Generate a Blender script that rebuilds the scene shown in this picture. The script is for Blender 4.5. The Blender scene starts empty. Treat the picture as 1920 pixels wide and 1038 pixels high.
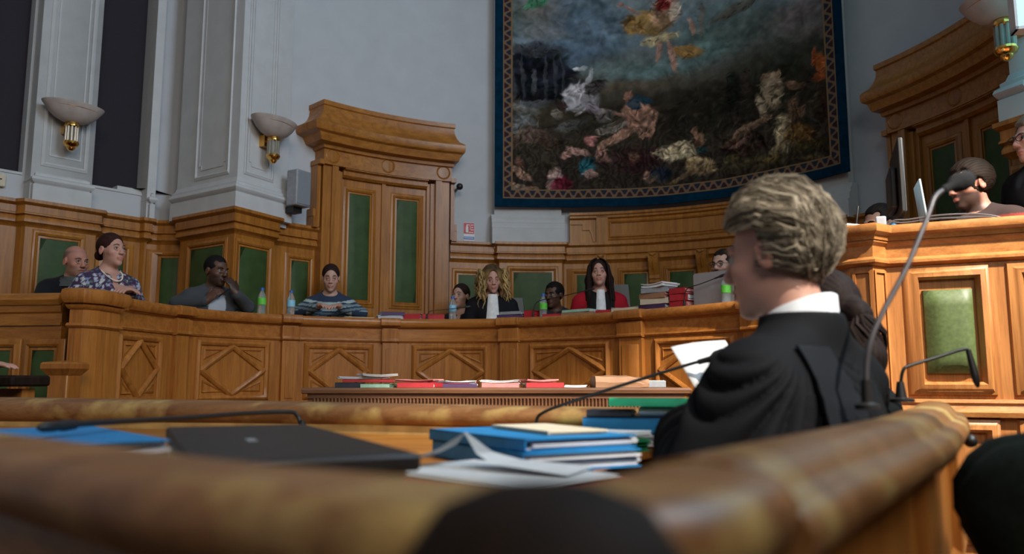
import bpy, bmesh, math, random
import numpy as np
from mathutils import Vector, Matrix
random.seed(7); RNG=np.random.default_rng(7)
C=bpy.context.scene.collection
SC=bpy.context.scene
R=math.radians

# ------------------------------------------------------------------ camera, world, lights, exposure
EYE=.95
cam=bpy.data.cameras.new('camera'); co=bpy.data.objects.new('camera',cam); C.objects.link(co)
co.location=(0,0,EYE); co.rotation_euler=(R(90)+math.atan(196/1500),0,0)
cam.sensor_width=36; cam.lens=36*1500/1920; cam.clip_start=.02
cam.dof.use_dof=True; cam.dof.focus_distance=4.5; cam.dof.aperture_fstop=2.8
SC.camera=co
SC.view_settings.view_transform='Standard'; SC.view_settings.look='None'
SC.view_settings.exposure=0.35; SC.view_settings.gamma=1
w=bpy.data.worlds.new('world'); SC.world=w; w.use_nodes=True
w.node_tree.nodes['Background'].inputs[0].default_value=(.88,.92,1,1)
w.node_tree.nodes['Background'].inputs[1].default_value=.03
def area(name,loc,target,sx,sy,power,col,spread=180):
    l=bpy.data.lights.new(name,'AREA'); l.shape='RECTANGLE'; l.size=sx; l.size_y=sy; l.energy=power; l.color=col; l.spread=R(spread)
    o=bpy.data.objects.new(name,l); C.objects.link(o); o.location=loc
    o.rotation_euler=(Vector(target)-Vector(loc)).to_track_quat('-Z','Y').to_euler(); return o
def spot(name,loc,target,power,col,cone,blend,rad):
    l=bpy.data.lights.new(name,'SPOT'); l.energy=power; l.color=col; l.spot_size=R(cone); l.spot_blend=blend; l.shadow_soft_size=rad
    o=bpy.data.objects.new(name,l); C.objects.link(o); o.location=loc
    o.rotation_euler=(Vector(target)-Vector(loc)).to_track_quat('-Z','Y').to_euler(); return o
area('daylight_side_windows',(3.0,1.6,4.9),(-3.0,6.2,3.3),2.2,2.6,150,(.72,.84,1.0))
area('rear_fill',(1.0,-2.6,4.7),(-1.9,6.3,1.3),3.4,2.2,52,(1.0,.90,.76),95)  # soft fill added behind the camera; no windows stand there
spot('sun_shaft_near_window',(2.9,-.9,5.0),(.47,1.85,1.02),1500,(1.0,.92,.80),15,.5,.06)
spot('sun_shaft',(3.2,.1,5.2),(1.35,3.55,1.15),3300,(1.0,.90,.76),31,.35,.10)

# ------------------------------------------------------------------ plan geometry
def catmull(P,n=8):
    P=[P[0]]+list(P)+[P[-1]]; out=[]
    for i in range(1,len(P)-2):
        p0,p1,p2,p3=P[i-1:i+3]
        for k in range(n):
            t=k/n
            out.append(tuple(.5*((2*p1[j])+(-p0[j]+p2[j])*t+(2*p0[j]-5*p1[j]+4*p2[j]-p3[j])*t*t+(-p0[j]+3*p1[j]-3*p2[j]+p3[j])*t**3) for j in range(len(p1))))
    out.append(tuple(P[-2])); return out
class Surf:
    """an upright face standing on a plan polyline: w(s,z,off) = point at arc length s, height z, off in front of it"""
    def __init__(self,P,side=1):
        self.P=[tuple(p[:2]) for p in P]; P=self.P; n=len(P); N=[]; seg=[]
        for i in range(n-1):
            dx=P[i+1][0]-P[i][0]; dy=P[i+1][1]-P[i][1]; l=math.hypot(dx,dy); seg.append((dx/l,dy/l,l))
        self.S=[0]
        for q in seg: self.S.append(self.S[-1]+q[2])
        for i in range(n):
            a=seg[max(0,i-1)]; b=seg[min(n-2,i)]
            na=(a[1]*side,-a[0]*side); nb=(b[1]*side,-b[0]*side)
            mx,my=na[0]+nb[0],na[1]+nb[1]; d=max(.3,mx*na[0]+my*na[1]); N.append((mx/d,my/d))
        self.N=N; self.L=self.S[-1]
    def i(self,s):
        for k in range(len(self.S)-2):
            if s<=self.S[k+1]: return k
        return len(self.S)-2
    def w(self,s,z,o=0):
        k=self.i(s); t=(s-self.S[k])/(self.S[k+1]-self.S[k])
        a,b=self.P[k],self.P[k+1]; na,nb=self.N[k],self.N[k+1]
        ax,ay=a[0]+na[0]*o,a[1]+na[1]*o; bx,by=b[0]+nb[0]*o,b[1]+nb[1]*o
        return (ax+(bx-ax)*t,ay+(by-ay)*t,z)
    def stops(self,a,b): return [a]+[q for q in self.S if a+1e-4<q<b-1e-4]+[b]
    def yaw(self,s):
        k=self.i(s); a,b=self.P[k],self.P[k+1]; return math.atan2(b[1]-a[1],b[0]-a[0])
WC=(.35,5.05)
def pol(R_,a): return (WC[0]+R_*math.sin(R(a)),WC[1]+R_*math.cos(R(a)))
def arc(R_,a0,a1,n=None):
    n=n or max(2,int(abs(a1-a0)/1.6))
    return [pol(R_,a0+(a1-a0)*k/n) for k in range(n+1)]

# ------------------------------------------------------------------ mesh builder
class MB:
    def __init__(s): s.v=[]; s.f=[]; s.mi=[]; s.m=0; s.col=None; s.cols=[]
    def add(s,vs,fs):
        b=len(s.v); s.v+= [tuple(p) for p in vs]; s.f+=[tuple(b+i for i in f) for f in fs]; s.mi+=[s.m]*len(fs)
        if s.col is not None: s.cols+=[s.col]*len(vs)
        return s
    def box(s,c,d,rz=0,M=None):
        x,y,z=d[0]/2,d[1]/2,d[2]/2; ca,sa=math.cos(rz),math.sin(rz); vs=[]
        for k in (-z,z):
            for (i,j) in ((-x,-y),(x,-y),(x,y),(-x,y)):
                p=(i,j,k) if M is None else tuple(M@Vector((i,j,k)))
                vs.append((c[0]+p[0]*ca-p[1]*sa,c[1]+p[0]*sa+p[1]*ca,c[2]+p[2]))
        return s.add(vs,[(3,2,1,0),(4,5,6,7),(0,1,5,4),(1,2,6,5),(2,3,7,6),(3,0,4,7)])
    def prism(s,poly,z0,z1):
        n=len(poly); vs=[(p[0],p[1],z0) for p in poly]+[(p[0],p[1],z1) for p in poly]
        return s.add(vs,[tuple(range(n))[::-1],tuple(range(n,2*n))]+[(i,(i+1)%n,n+(i+1)%n,n+i) for i in range(n)])
    def rings(s,rs,caps=True,closed=False):
        n=len(rs[0]); vs=[p for r in rs for p in r]; fs=[]
        m=len(rs)
        for a in range(m if closed else m-1):
            b=(a+1)%m
            for i in range(n): fs.append((a*n+i,a*n+(i+1)%n,b*n+(i+1)%n,b*n+i))
        if caps and not closed: fs+= [tuple(range(n))[::-1],tuple((m-1)*n+i for i in range(n))]
        return s.add(vs,fs)
    def sweep(s,S,a,b,prof):
        return s.rings([[S.w(q,z,o) for (o,z) in prof] for q in S.stops(a,b)])
    def sbox(s,S,a,b,z0,z1,o0,o1): return s.sweep(S,a,b,[(o0,z0),(o1,z0),(o1,z1),(o0,z1)])
    def mould(s,S,pts,prof,o=0,closed=True,sub=1):
        """moulding of profile (lateral,out) run along (s,z) points on a face, mitred"""
        n=len(pts); rs=[]
        for i in range(n):
            p=pts[i]; a=pts[i-1] if (closed or i>0) else None; b=pts[(i+1)%n] if (closed or i<n-1) else None
            def nn(u,v):
                l=math.hypot(v[0]-u[0],v[1]-u[1]); return (-(v[1]-u[1])/l,(v[0]-u[0])/l)
            n1=nn(a,p) if a else None; n2=nn(p,b) if b else None
            if n1 and n2:
                mx,my=n1[0]+n2[0],n1[1]+n2[1]; d=max(.3,mx*n1[0]+my*n1[1]); m=(mx/d,my/d)
            else: m=n1 or n2
            rs.append((p,m))
        full=[]
        m_=n if closed else n-1
        for i in range(m_):
            (p,m),(q,k)=rs[i],rs[(i+1)%n]
            for j in range(sub):
                t=j/sub; full.append((p[0]+(q[0]-p[0])*t,p[1]+(q[1]-p[1])*t,m[0]+(k[0]-m[0])*t,m[1]+(k[1]-m[1])*t))
        if not closed: full.append((*rs[-1][0],*rs[-1][1]))
        return s.rings([[S.w(p[0]+p[2]*l,p[1]+p[3]*l,o+u) for (l,u) in prof] for p in full],closed=closed)
    def pad(s,S,a,b,z0,z1,o,h,nx=6,nz=8):
        """upholstered cushion: flat back, softly domed front"""
        vs=[];fs=[]
        for j in range(nz+1):
            for i in range(nx+1):
                u,v=i/nx,j/nz
                e=min(1,(min(u,1-u)*(b-a)/.03))**.5; g=min(1,(min(v,1-v)*(z1-z0)/.03))**.5
                k=min(e,g); vs.append(S.w(a+(b-a)*u,z0+(z1-z0)*v,o+h*(.25+.75*k*(.8+.2*math.sin(math.pi*u)*math.sin(math.pi*v)))))
        for j in range(nz):
            for i in range(nx): q=j*(nx+1)+i; fs.append((q,q+1,q+nx+2,q+nx+1))
        s.add(vs,fs)
        return s.sbox(S,a,b,z0,z1,o-.002,o+h*.25)
    def tube(s,P,r,n=8,caps=True,flat=None):
        P=[Vector(p) for p in P]; m=len(P); rs=[]
        t0=(P[1]-P[0]).normalized(); up=Vector((0,0,1)) if abs(t0.z)<.9 else Vector((1,0,0))
        x=t0.cross(up).normalized()
        for i in range(m):
            t=(P[min(m-1,i+1)]-P[max(0,i-1)]).normalized()
            x=(x-t*x.dot(t)).normalized(); y=t.cross(x); rr=r[i] if hasattr(r,'__len__') else r
            rs.append([P[i]+(x*math.cos(2*math.pi*k/n)+y*math.sin(2*math.pi*k/n)*(flat or 1))*rr for k in range(n)])
        return s.rings(rs,caps)
    def lathe(s,prof,c=(0,0,0),n=20,sx=1,sy=1,M=None):
        rs=[]
        for (r,z) in prof:
            ring=[]
            for k in range(n):
                p=Vector((r*math.cos(2*math.pi*k/n)*sx,r*math.sin(2*math.pi*k/n)*sy,z))
                if M is not None: p=M@p
                ring.append((c[0]+p[0],c[1]+p[1],c[2]+p[2]))
            rs.append(ring)
        return s.rings(rs)
    def sphere(s,c,r,n=12,m=8,sc=(1,1,1)):
        return s.lathe([(max(1e-4,r*math.sin(math.pi*i/m)),-r*math.cos(math.pi*i/m)) for i in range(m+1)],c,n) if sc==(1,1,1) else s.rings([[(c[0]+sc[0]*max(1e-4,r*math.sin(math.pi*i/m))*math.cos(2*math.pi*k/n),c[1]+sc[1]*max(1e-4,r*math.sin(math.pi*i/m))*math.sin(2*math.pi*k/n),c[2]-sc[2]*r*math.cos(math.pi*i/m)) for k in range(n)] for i in range(m+1)])
    def build(s,name,mat,parent=None,smooth=35,bevel=0,recalc=True):
        me=bpy.data.meshes.new(name); me.from_pydata(s.v,[],s.f)
        mats=mat if isinstance(mat,(list,tuple)) else [mat]
        for m in mats: me.materials.append(m)
        if len(mats)>1: me.polygons.foreach_set('material_index',s.mi)
        if recalc:
            bm=bmesh.new(); bm.from_mesh(me); bmesh.ops.recalc_face_normals(bm,faces=bm.faces); bm.to_mesh(me); bm.free()
        if s.cols:
            at=me.color_attributes.new('col','FLOAT_COLOR','POINT')
            at.data.foreach_set('color',np.c_[np.array(s.cols,np.float32),np.ones(len(s.cols),np.float32)].ravel())
        if smooth:
            me.polygons.foreach_set('use_smooth',[True]*len(me.polygons)); me.set_sharp_from_angle(angle=R(smooth))
        me.update()
        o=bpy.data.objects.new(name,me); C.objects.link(o)
        if parent is not None: o.parent=parent
        if bevel:
            b=o.modifiers.new('edge','BEVEL'); b.width=bevel; b.segments=2; b.limit_method='ANGLE'; b.angle_limit=R(40)
        return o
def thing(name,label,cat,loc=(0,0,0),rz=0,group=None):
    o=bpy.data.objects.new(name,None); C.objects.link(o); o.location=loc; o.rotation_euler=(0,0,rz); o.empty_display_size=.05
    o['label']=label; o['category']=cat
    if group: o['group']=group
    return o
def tag(o,label,cat,group=None):
    o['label']=label; o['category']=cat
    if group: o['group']=group
    return o
def struct(o): o['kind']='structure'; return o
def copy_tree(o,parent=None):
    c=o.copy(); C.objects.link(c)
    if parent is not None: c.parent=parent
    for ch in list(o.children): copy_tree(ch,c)
    return c

# ------------------------------------------------------------------ materials
def nodemat(name):
    m=bpy.data.materials.new(name); m.use_nodes=True; nt=m.node_tree; return m,nt,nt.nodes['Principled BSDF']
def N(nt,t,**k):
    n=nt.nodes.new(t)
    for a,b in k.items(): setattr(n,a,b)
    return n
def plain(name,col,rough=.5,metal=0,var=.12,scale=30,bump=0,spec=.5,sheen=0,trans=0):
    m,nt,b=nodemat(name); b.inputs['Roughness'].default_value=rough; b.inputs['Metallic'].default_value=metal
    b.inputs['Specular IOR Level'].default_value=spec
    if sheen: b.inputs['Sheen Weight'].default_value=sheen
    if trans: b.inputs['Transmission Weight'].default_value=trans
    tc=N(nt,'ShaderNodeTexCoord'); no=N(nt,'ShaderNodeTexNoise'); no.inputs['Scale'].default_value=scale; no.inputs['Detail'].default_value=4
    nt.links.new(tc.outputs['Object'],no.inputs['Vector'])
    rp=N(nt,'ShaderNodeValToRGB'); nt.links.new(no.outputs['Fac'],rp.inputs['Fac'])
    rp.color_ramp.elements[0].position=.3; rp.color_ramp.elements[1].position=.7
    rp.color_ramp.elements[0].color=(*[c*(1-var) for c in col],1); rp.color_ramp.elements[1].color=(*[min(1,c*(1+var)) for c in col],1)
    nt.links.new(rp.outputs['Color'],b.inputs['Base Color'])
    if bump:
        bp=N(nt,'ShaderNodeBump'); bp.inputs['Strength'].default_value=bump; bp.inputs['Distance'].default_value=.004
        nt.links.new(no.outputs['Fac'],bp.inputs['Height']); nt.links.new(bp.outputs['Normal'],b.inputs['Normal'])
    return m
def wood(name,dark,light,rough=.36,axis='z',worn=None,scale=1,spec=.5):
    """oak: long streaks and fine pores along the grain axis, broad tone patches"""
    m,nt,b=nodemat(name); b.inputs['Roughness'].default_value=rough; b.inputs['Specular IOR Level'].default_value=spec
    tc=N(nt,'ShaderNodeTexCoord'); mp=N(nt,'ShaderNodeMapping'); nt.links.new(tc.outputs['Object'],mp.inputs['Vector'])
    mp.inputs['Scale'].default_value={'z':(1,1,.06),'x':(.06,1,1),'y':(1,.06,1)}[axis]
    a=N(nt,'ShaderNodeTexNoise'); a.inputs['Scale'].default_value=26*scale; a.inputs['Detail'].default_value=6; a.inputs['Distortion'].default_value=.6
    c=N(nt,'ShaderNodeTexNoise'); c.inputs['Scale'].default_value=170*scale; c.inputs['Detail'].default_value=2
    d=N(nt,'ShaderNodeTexNoise'); d.inputs['Scale'].default_value=1.7; d.inputs['Detail'].default_value=2
    for q in (a,c): nt.links.new(mp.outputs['Vector'],q.inputs['Vector'])
    nt.links.new(tc.outputs['Object'],d.inputs['Vector'])
    r=N(nt,'ShaderNodeValToRGB'); nt.links.new(a.outputs['Fac'],r.inputs['Fac'])
    r.color_ramp.elements[0].position=.32; r.color_ramp.elements[1].position=.66
    r.color_ramp.elements[0].color=(*dark,1); r.color_ramp.elements[1].color=(*light,1)
    mx=N(nt,'ShaderNodeMix',data_type='RGBA',blend_type='MULTIPLY'); mx.inputs['Factor'].default_value=.35
    nt.links.new(r.outputs['Color'],mx.inputs['A'])
    r2=N(nt,'ShaderNodeValToRGB'); nt.links.new(c.outputs['Fac'],r2.inputs['Fac']); r2.color_ramp.elements[0].position=.3; r2.color_ramp.elements[1].position=.55
    r2.color_ramp.elements[0].color=(.45,.4,.36,1); nt.links.new(r2.outputs['Color'],mx.inputs['B'])
    m2=N(nt,'ShaderNodeMix',data_type='RGBA',blend_type='MULTIPLY'); m2.inputs['Factor'].default_value=.5
    r3=N(nt,'ShaderNodeValToRGB'); nt.links.new(d.outputs['Fac'],r3.inputs['Fac']); r3.color_ramp.elements[0].position=.35; r3.color_ramp.elements[1].position=.65
    r3.color_ramp.elements[0].color=(.72,.66,.6,1); r3.color_ramp.elements[1].color=(1,1,1,1)
    nt.links.new(mx.outputs['Result'],m2.inputs['A']); nt.links.new(r3.outputs['Color'],m2.inputs['B'])
    out=m2.outputs['Result']
    if worn:
        e=N(nt,'ShaderNodeTexNoise'); e.inputs['Scale'].default_value=worn[1]; e.inputs['Detail'].default_value=5; nt.links.new(tc.outputs['Object'],e.inputs['Vector'])
        r4=N(nt,'ShaderNodeValToRGB'); r4.color_ramp.elements[0].position=.52; r4.color_ramp.elements[1].position=.68; nt.links.new(e.outputs['Fac'],r4.inputs['Fac'])
        m3=N(nt,'ShaderNodeMix',data_type='RGBA'); nt.links.new(r4.outputs['Color'],m3.inputs['Factor']); nt.links.new(out,m3.inputs['A']); m3.inputs['B'].default_value=(*worn[0],1); out=m3.outputs['Result']
    nt.links.new(out,b.inputs['Base Color'])
    bp=N(nt,'ShaderNodeBump'); bp.inputs['Strength'].default_value=.12; bp.inputs['Distance'].default_value=.002
    nt.links.new(c.outputs['Fac'],bp.inputs['Height']); nt.links.new(bp.outputs['Normal'],b.inputs['Normal'])
    return m
def attr(name,rough=.6,spec=.4,sheen=0,sss=0,bump=0,bscale=200,var=0):
    m,nt,b=nodemat(name); b.inputs['Roughness'].default_value=rough; b.inputs['Specular IOR Level'].default_value=spec
    if sheen: b.inputs['Sheen Weight'].default_value=sheen
    if sss:
        b.inputs['Subsurface Weight'].default_value=sss; b.inputs['Subsurface Radius'].default_value=(.01,.004,.002); b.inputs['Subsurface Scale'].default_value=.5
    a=N(nt,'ShaderNodeAttribute'); a.attribute_name='col'; out=a.outputs['Color']
    if bump or var:
        tc=N(nt,'ShaderNodeTexCoord'); no=N(nt,'ShaderNodeTexNoise'); no.inputs['Scale'].default_value=bscale; no.inputs['Detail'].default_value=3; nt.links.new(tc.outputs['Object'],no.inputs['Vector'])
        if bump:
            bp=N(nt,'ShaderNodeBump'); bp.inputs['Strength'].default_value=bump; bp.inputs['Distance'].default_value=.003
            nt.links.new(no.outputs['Fac'],bp.inputs['Height']); nt.links.new(bp.outputs['Normal'],b.inputs['Normal'])
        if var:
            mx=N(nt,'ShaderNodeMix',data_type='RGBA',blend_type='MULTIPLY'); mx.inputs['Factor'].default_value=var
            nt.links.new(out,mx.inputs['A']); nt.links.new(no.outputs['Color'],mx.inputs['B']); out=mx.outputs['Result']
    nt.links.new(out,b.inputs['Base Color']); return m
OAK_D,OAK_L=(.31,.115,.016),(.47,.19,.032)
M_oak=wood('honey_oak',OAK_D,OAK_L)
M_oakx=wood('honey_oak_horizontal',OAK_D,OAK_L,axis='x')
M_bench=wood('red_oak',(.33,.115,.020),(.48,.19,.038))
M_benchx=wood('red_oak_horizontal',(.33,.115,.020),(.48,.19,.038),axis='x',rough=.3)
M_desk=wood('warm_oak',(.36,.14,.04),(.50,.22,.07))
M_deskx=wood('warm_oak_horizontal',(.36,.14,.04),(.52,.23,.07),axis='x',rough=.3)
M_rail=wood('worn_rail_oak',(.20,.085,.03),(.33,.16,.06),rough=.42,axis='x',worn=((.44,.29,.10),9),scale=.7)
M_railf=wood('worn_rail_oak_side',(.19,.08,.022),(.32,.15,.05),rough=.42,axis='y',worn=((.46,.32,.11),6),scale=.7)
M_darkwood=wood('dark_walnut',(.010,.005,.003),(.022,.010,.005),rough=.75,spec=.2)
M_brownwood=wood('brown_table_wood',(.13,.06,.03),(.22,.105,.055),axis='x',rough=.4)
M_green=plain('green_leather',(.040,.075,.022),.55,spec=.3,var=.2,scale=9,bump=.05)
M_green_lit=plain('sunlit_green_leather',(.085,.12,.04),.5,var=.2,scale=60,bump=.1)  # lit copy of the green leather, sunlight put into its colour
M_plaster=plain('white_plaster',(.50,.52,.55),.85,var=.04,scale=5)
M_stone=plain('painted_stone',(.53,.54,.55),.8,var=.05,scale=8)
M_blind=plain('dark_blind_cloth',(.018,.014,.022),.85,var=.1,scale=60)
M_floor=wood('parquet',(.12,.06,.03),(.2,.1,.05),axis='x')
M_black=plain('black_plastic',(.012,.012,.013),.45)
M_foam=plain('black_foam',(.008,.008,.009),.95,scale=200,bump=.6)
M_grey=plain('grey_plastic',(.28,.30,.33),.5)
M_silver=plain('brushed_aluminium',(.45,.42,.42),.38,metal=.6,var=.04)
M_brass=plain('polished_brass',(.80,.46,.12),.2,metal=1,var=.05)
M_alab=plain('alabaster_glass',(.42,.36,.33),.5,var=.12,scale=14)
M_rod=plain('clear_glass_rod',(.50,.47,.40),.10,trans=.55,var=.02)
M_white=plain('white_paper',(.78,.79,.80),.8,var=.03)
M_paper=plain('grey_white_paper',(.58,.60,.66),.8,var=.06)
M_cream=plain('cream_paper',(.62,.55,.42),.8,var=.05)
M_red=plain('red_card',(.45,.02,.03),.6)
M_pink=plain('pink_card',(.60,.25,.24),.7)
M_purple=plain('dark_purple_card',(.07,.03,.10),.6)
M_blue=plain('bright_blue_card',(.012,.21,.50),.55)
M_blued=plain('deep_blue_card',(.012,.20,.48),.5)
M_emer=plain('emerald_card',(.02,.44,.22),.5)
M_dgreen=plain('dark_green_card',(.01,.17,.06),.5)
M_mint=plain('mint_card',(.35,.58,.45),.7)
M_kraft=plain('kraft_paper',(.33,.175,.095),.7,bump=.2,scale=25)
M_navy=plain('navy_binder',(.02,.025,.04),.5)
M_trouser=plain('dark_green_black_cloth',(.010,.014,.011),.95,var=.3,scale=120,bump=.2,spec=.15)
M_blackleather=plain('black_leather',(.018,.018,.02),.45,bump=.1)
def glassy(name,col,alpha):
    m,nt,b=nodemat(name); b.inputs['Base Color'].default_value=(*col,1); b.inputs['Roughness'].default_value=.06
    b.inputs['Transmission Weight'].default_value=alpha; b.inputs['IOR'].default_value=1.2; return m
M_pet=glassy('clear_bottle_plastic',(.85,.93,.97),.85)
M_lblg=plain('green_bottle_label',(.12,.55,.06),.5); M_lblb=plain('blue_bottle_label',(.25,.55,.75),.5); M_cap=plain('blue_bottle_cap',(.03,.12,.45),.4)
m,nt,b=nodemat('bright_window_pane'); b.inputs['Base Color'].default_value=(.2,.5,.6,1); b.inputs['Emission Color'].default_value=(.30,.86,1,1); b.inputs['Emission Strength'].default_value=1.15; M_pane=m
A_skin=attr('skin',.5,.4,sss=.12,bump=.05,bscale=300)
A_hair=attr('hair',.7,.12)
A_cloth=attr('cloth',.9,.2,sheen=.05,bump=.12,bscale=260)
A_robe=attr('robe_cloth',.8,.12,bump=.06,bscale=300)
A_tap=attr('woven_tapestry',.95,.05,bump=.3,bscale=350,var=.25)
# ------------------------------------------------------------------ room shell
struct(MB().box((0,3,-.05),(14,16,.1)).build('floor',M_floor,smooth=0))
struct(MB().box((0,3,7.05),(14,16,.1)).build('ceiling',M_plaster,smooth=0))
struct(MB().box((0,-4.5,3.5),(14,.2,7)).build('wall_rear',M_plaster,smooth=0))
struct(MB().box((-5.6,.6,3.5),(.2,10.4,7)).build('wall_left',M_plaster,smooth=0))
AR=Surf(arc(3.08,-60,110)); ARK=AR.L/170
def sa(a): return (a+60)*ARK
PL=Surf(arc(3.15,-58,112)); 
struct(MB().sbox(PL,0,PL.L,0,7,-.15,0).build('wall_back',M_plaster))
LW=Surf([(-4.75,5.03),(-3.10,6.95)]); LD=((1.65/2.5315),(1.92/2.5315))
def Lp(s,o=0): return (-4.75+LD[0]*s+LD[1]*o,5.03+LD[1]*s-LD[0]*o)
# left wall with its two blinded windows
b=MB()
b.sbox(LW,-1.3,3.0,0,2.58,-.42,-.13)
b.sbox(LW,-1.3,.62,2.58,7,-.42,-.13); b.sbox(LW,1.45,1.91,2.58,7,-.42,-.13); b.sbox(LW,2.40,3.0,2.58,7,-.42,-.13); b.sbox(LW,-1.3,2.66,6.2,7,-.42,-.131)
struct(b.build('wall_side',M_plaster))
for k,(a,c) in enumerate(((.62,1.45),(1.91,2.40))):
    f=MB().sbox(LW,a,c,2.58,2.60,-.26,-.12).build('window_%d'%(k+1),M_stone); struct(f)
    MB().sbox(LW,a,c,2.60,6.2,-.25,-.23).build('blind',M_blind,f)
    MB().sbox(LW,a+.01,c-.01,2.60,2.622,-.23,-.215).build('blind_bar',M_blind,f)
# pilasters of painted stone
BASE=[(-.30,2.34),(-.03,2.34),(-.03,2.49),(-.045,2.50),(-.02,2.515),(-.012,2.53),(-.02,2.55),(-.045,2.565),(-.045,2.585),(-.07,2.60),(-.085,2.635),(-.30,2.635)]
FR=[(-.016,0),(-.016,.010),(-.004,.018),(.008,.010),(.016,.006),(.016,0)]
PI=Surf([Lp(1.45,-.13),Lp(1.45,.07),Lp(1.95,.07),Lp(1.95,-.13)])
b=MB(); b.sbox(Surf([Lp(1.47,-.13),Lp(1.47,-.0),Lp(1.93,-.0),Lp(1.93,-.13)]),0,.72,2.3,7,-.02,0)
b.sbox(LW,1.47,1.93,2.3,7,-.13,0)
b.sweep(PI,0,PI.L,BASE)
for (i0,i1,z0,pr) in ((1.55,1.87,2.67,FR),(1.595,1.825,2.75,[(-.006,0),(-.006,.006),(.006,.006),(.006,0)])):
    b.mould(LW,[(i0,z0),(i0,6.8),(i1,6.8),(i1,z0)],pr)
struct(b.build('trim_1',M_stone))
P2=Surf([Lp(2.385,-.13),Lp(2.385,.045),Lp(2.49,.045),Lp(2.49,-.13)])
b=MB(); b.sbox(LW,2.40,2.475,2.3,7,-.13,-.02); b.sweep(P2,0,P2.L,BASE); struct(b.build('trim_2',M_stone))
WL0,WK,WR1=(-2.95,6.815),(-2.241,6.334),(-1.985,6.854)
WD=Surf([(-3.02,6.86),WK,(-1.93,6.965)]); WDk=WD.S[1]
b=MB(); b.sweep(WD,0,WD.L,[(-.5,2.3),(-.09,2.3),(-.09,7),(-.5,7)]); b.sweep(WD,0,WD.L,BASE)
for (i0,i1,z0) in ((.30,.80,2.69),(WDk+.10,WDk+.47,2.69)):
    b.mould(WD,[(i0,z0),(i0,6.8),(i1,6.8),(i1,z0)],FR,o=-.09)
    q=.05; z=z0+.07; b.mould(WD,[(i0+q,z+.035),(i0+q,6.7),(i1-q,6.7),(i1-q,z+.035),(i1-q-.03,z+.035),(i1-q-.03,z),(i0+q+.03,z),(i0+q+.03,z+.035)],[(-.005,0),(-.005,.006),(.005,.006),(.005,0)],o=-.09)
struct(b.build('trim_3',M_stone))
for k,(a0,a1) in enumerate(((-10.6,3.6),(42.8,57.2))):
    b=MB(); b.sbox(AR,sa(a0+.6),sa(a1-.6),2.3,7,-.05,.02)
    b.sweep(AR,sa(a0),sa(a1),[(-.05,2.34),(.09,2.34),(.09,2.50),(.07,2.51),(.07,2.555),(.05,2.57),(.05,2.60),(.03,2.62),(.02,2.65),(-.05,2.65)])
    struct(b.build('trim_%d'%(4+k),M_stone))
# ------------------------------------------------------------------ oak wainscot
CORN=[(-.16,2.36),(0,2.36),(0,2.335),(-.012,2.325),(-.03,2.315),(-.03,2.262),(-.02,2.255),(-.02,2.245),(-.045,2.24),(-.04,2.225),(-.03,2.205),(-.03,2.185),(-.055,2.17),(-.07,2.15),(-.16,2.15)]
PF=[(-.026,0),(-.026,.014),(-.012,.022),(-.004,.012),(.012,.010),(.02,.004),(.02,0)]
def wainscot(name,P,pads,zf=.4):
    S=Surf(P); b=MB(); b.sweep(S,0,S.L,CORN); b.sweep(S,0,S.L,[(-.16,zf),(-.07,zf),(-.07,2.16),(-.16,2.16)])
    o=struct(b.build(name,M_oak)); add_pads(o,S,pads,-.07); return o,S
def add_pads(o,S,pads,off,mat=None,fmat=None,dz=.05):
    for (a,c,z0,z1) in pads:
        f=MB(); f.mould(S,[(a-.045,z0-.05),(a-.045,z1+.05),(c+.045,z1+.05),(c+.045,z0-.05)],PF,o=off,sub=4)
        f.mould(S,[(a-.008,z0-.012),(a-.008,z1+.012),(c+.008,z1+.012),(c+.008,z0-.012)],[(-.008,0),(-.008,.009),(.008,.005),(.008,0)],o=off,sub=4)
        fo=f.build('panel_frame',fmat or M_oak,o)
        MB().pad(S,a,c,z0,z1,off,.022).build('padded_panel',mat or M_green,o,smooth=60)
def near(S,x,y):
    best=None
    for k in range(len(S.P)-1):
        a,b_=S.P[k],S.P[k+1]; dx,dy=b_[0]-a[0],b_[1]-a[1]; l2=dx*dx+dy*dy
        t=max(0,min(1,((x-a[0])*dx+(y-a[1])*dy)/l2)); d=math.hypot(a[0]+dx*t-x,a[1]+dy*t-y)
        if best is None or d<best[0]: best=(d,S.S[k]+t*math.sqrt(l2))
    return best[1]
PLEFT=[Lp(-1.2),Lp(1.38),Lp(1.42,.07),Lp(2.03,.07),Lp(2.07),Lp(2.34),Lp(2.36,.045),Lp(2.47,.045),Lp(2.49),(-3.12,6.925),(-2.96,6.93),WL0,WK,WR1]+arc(3.06,-51.5,-43.8)
S=Surf(PLEFT); nl=lambda p:near(S,*p)
k=nl(WK); ka=nl(pol(3.06,-48.4)); kb=nl(pol(3.06,-45.2))
pads=[(nl(Lp(.75)),nl(Lp(1.2)),1.2,2.07),(nl(Lp(1.55,.07)),nl(Lp(1.87,.07)),1.2,2.07),(nl(Lp(2.15)),nl(Lp(2.24)),1.2,2.05),
 (nl((-3.12,6.925))+.03,nl((-2.96,6.93))-.03,1.2,2.03),(k-.66,k-.16,1.2,2.06),(k+.085,k+.47,1.2,2.05),(ka,kb,1.2,2.03)]
wainscot('trim_6',PLEFT,pads)
def astep(lst):
    P=[]
    for (r,a0,a1) in lst: P+=arc(r,a0,a1)
    return P
PMID=astep(((3.05,-18.4,-10.4),(2.98,-10.0,4.0),(3.05,4.4,42.2),(2.98,42.6,56.8),(3.05,57.2,64.4)))
S=Surf(PMID); an=lambda a,r=3.05: near(S,*pol(r,a))
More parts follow.
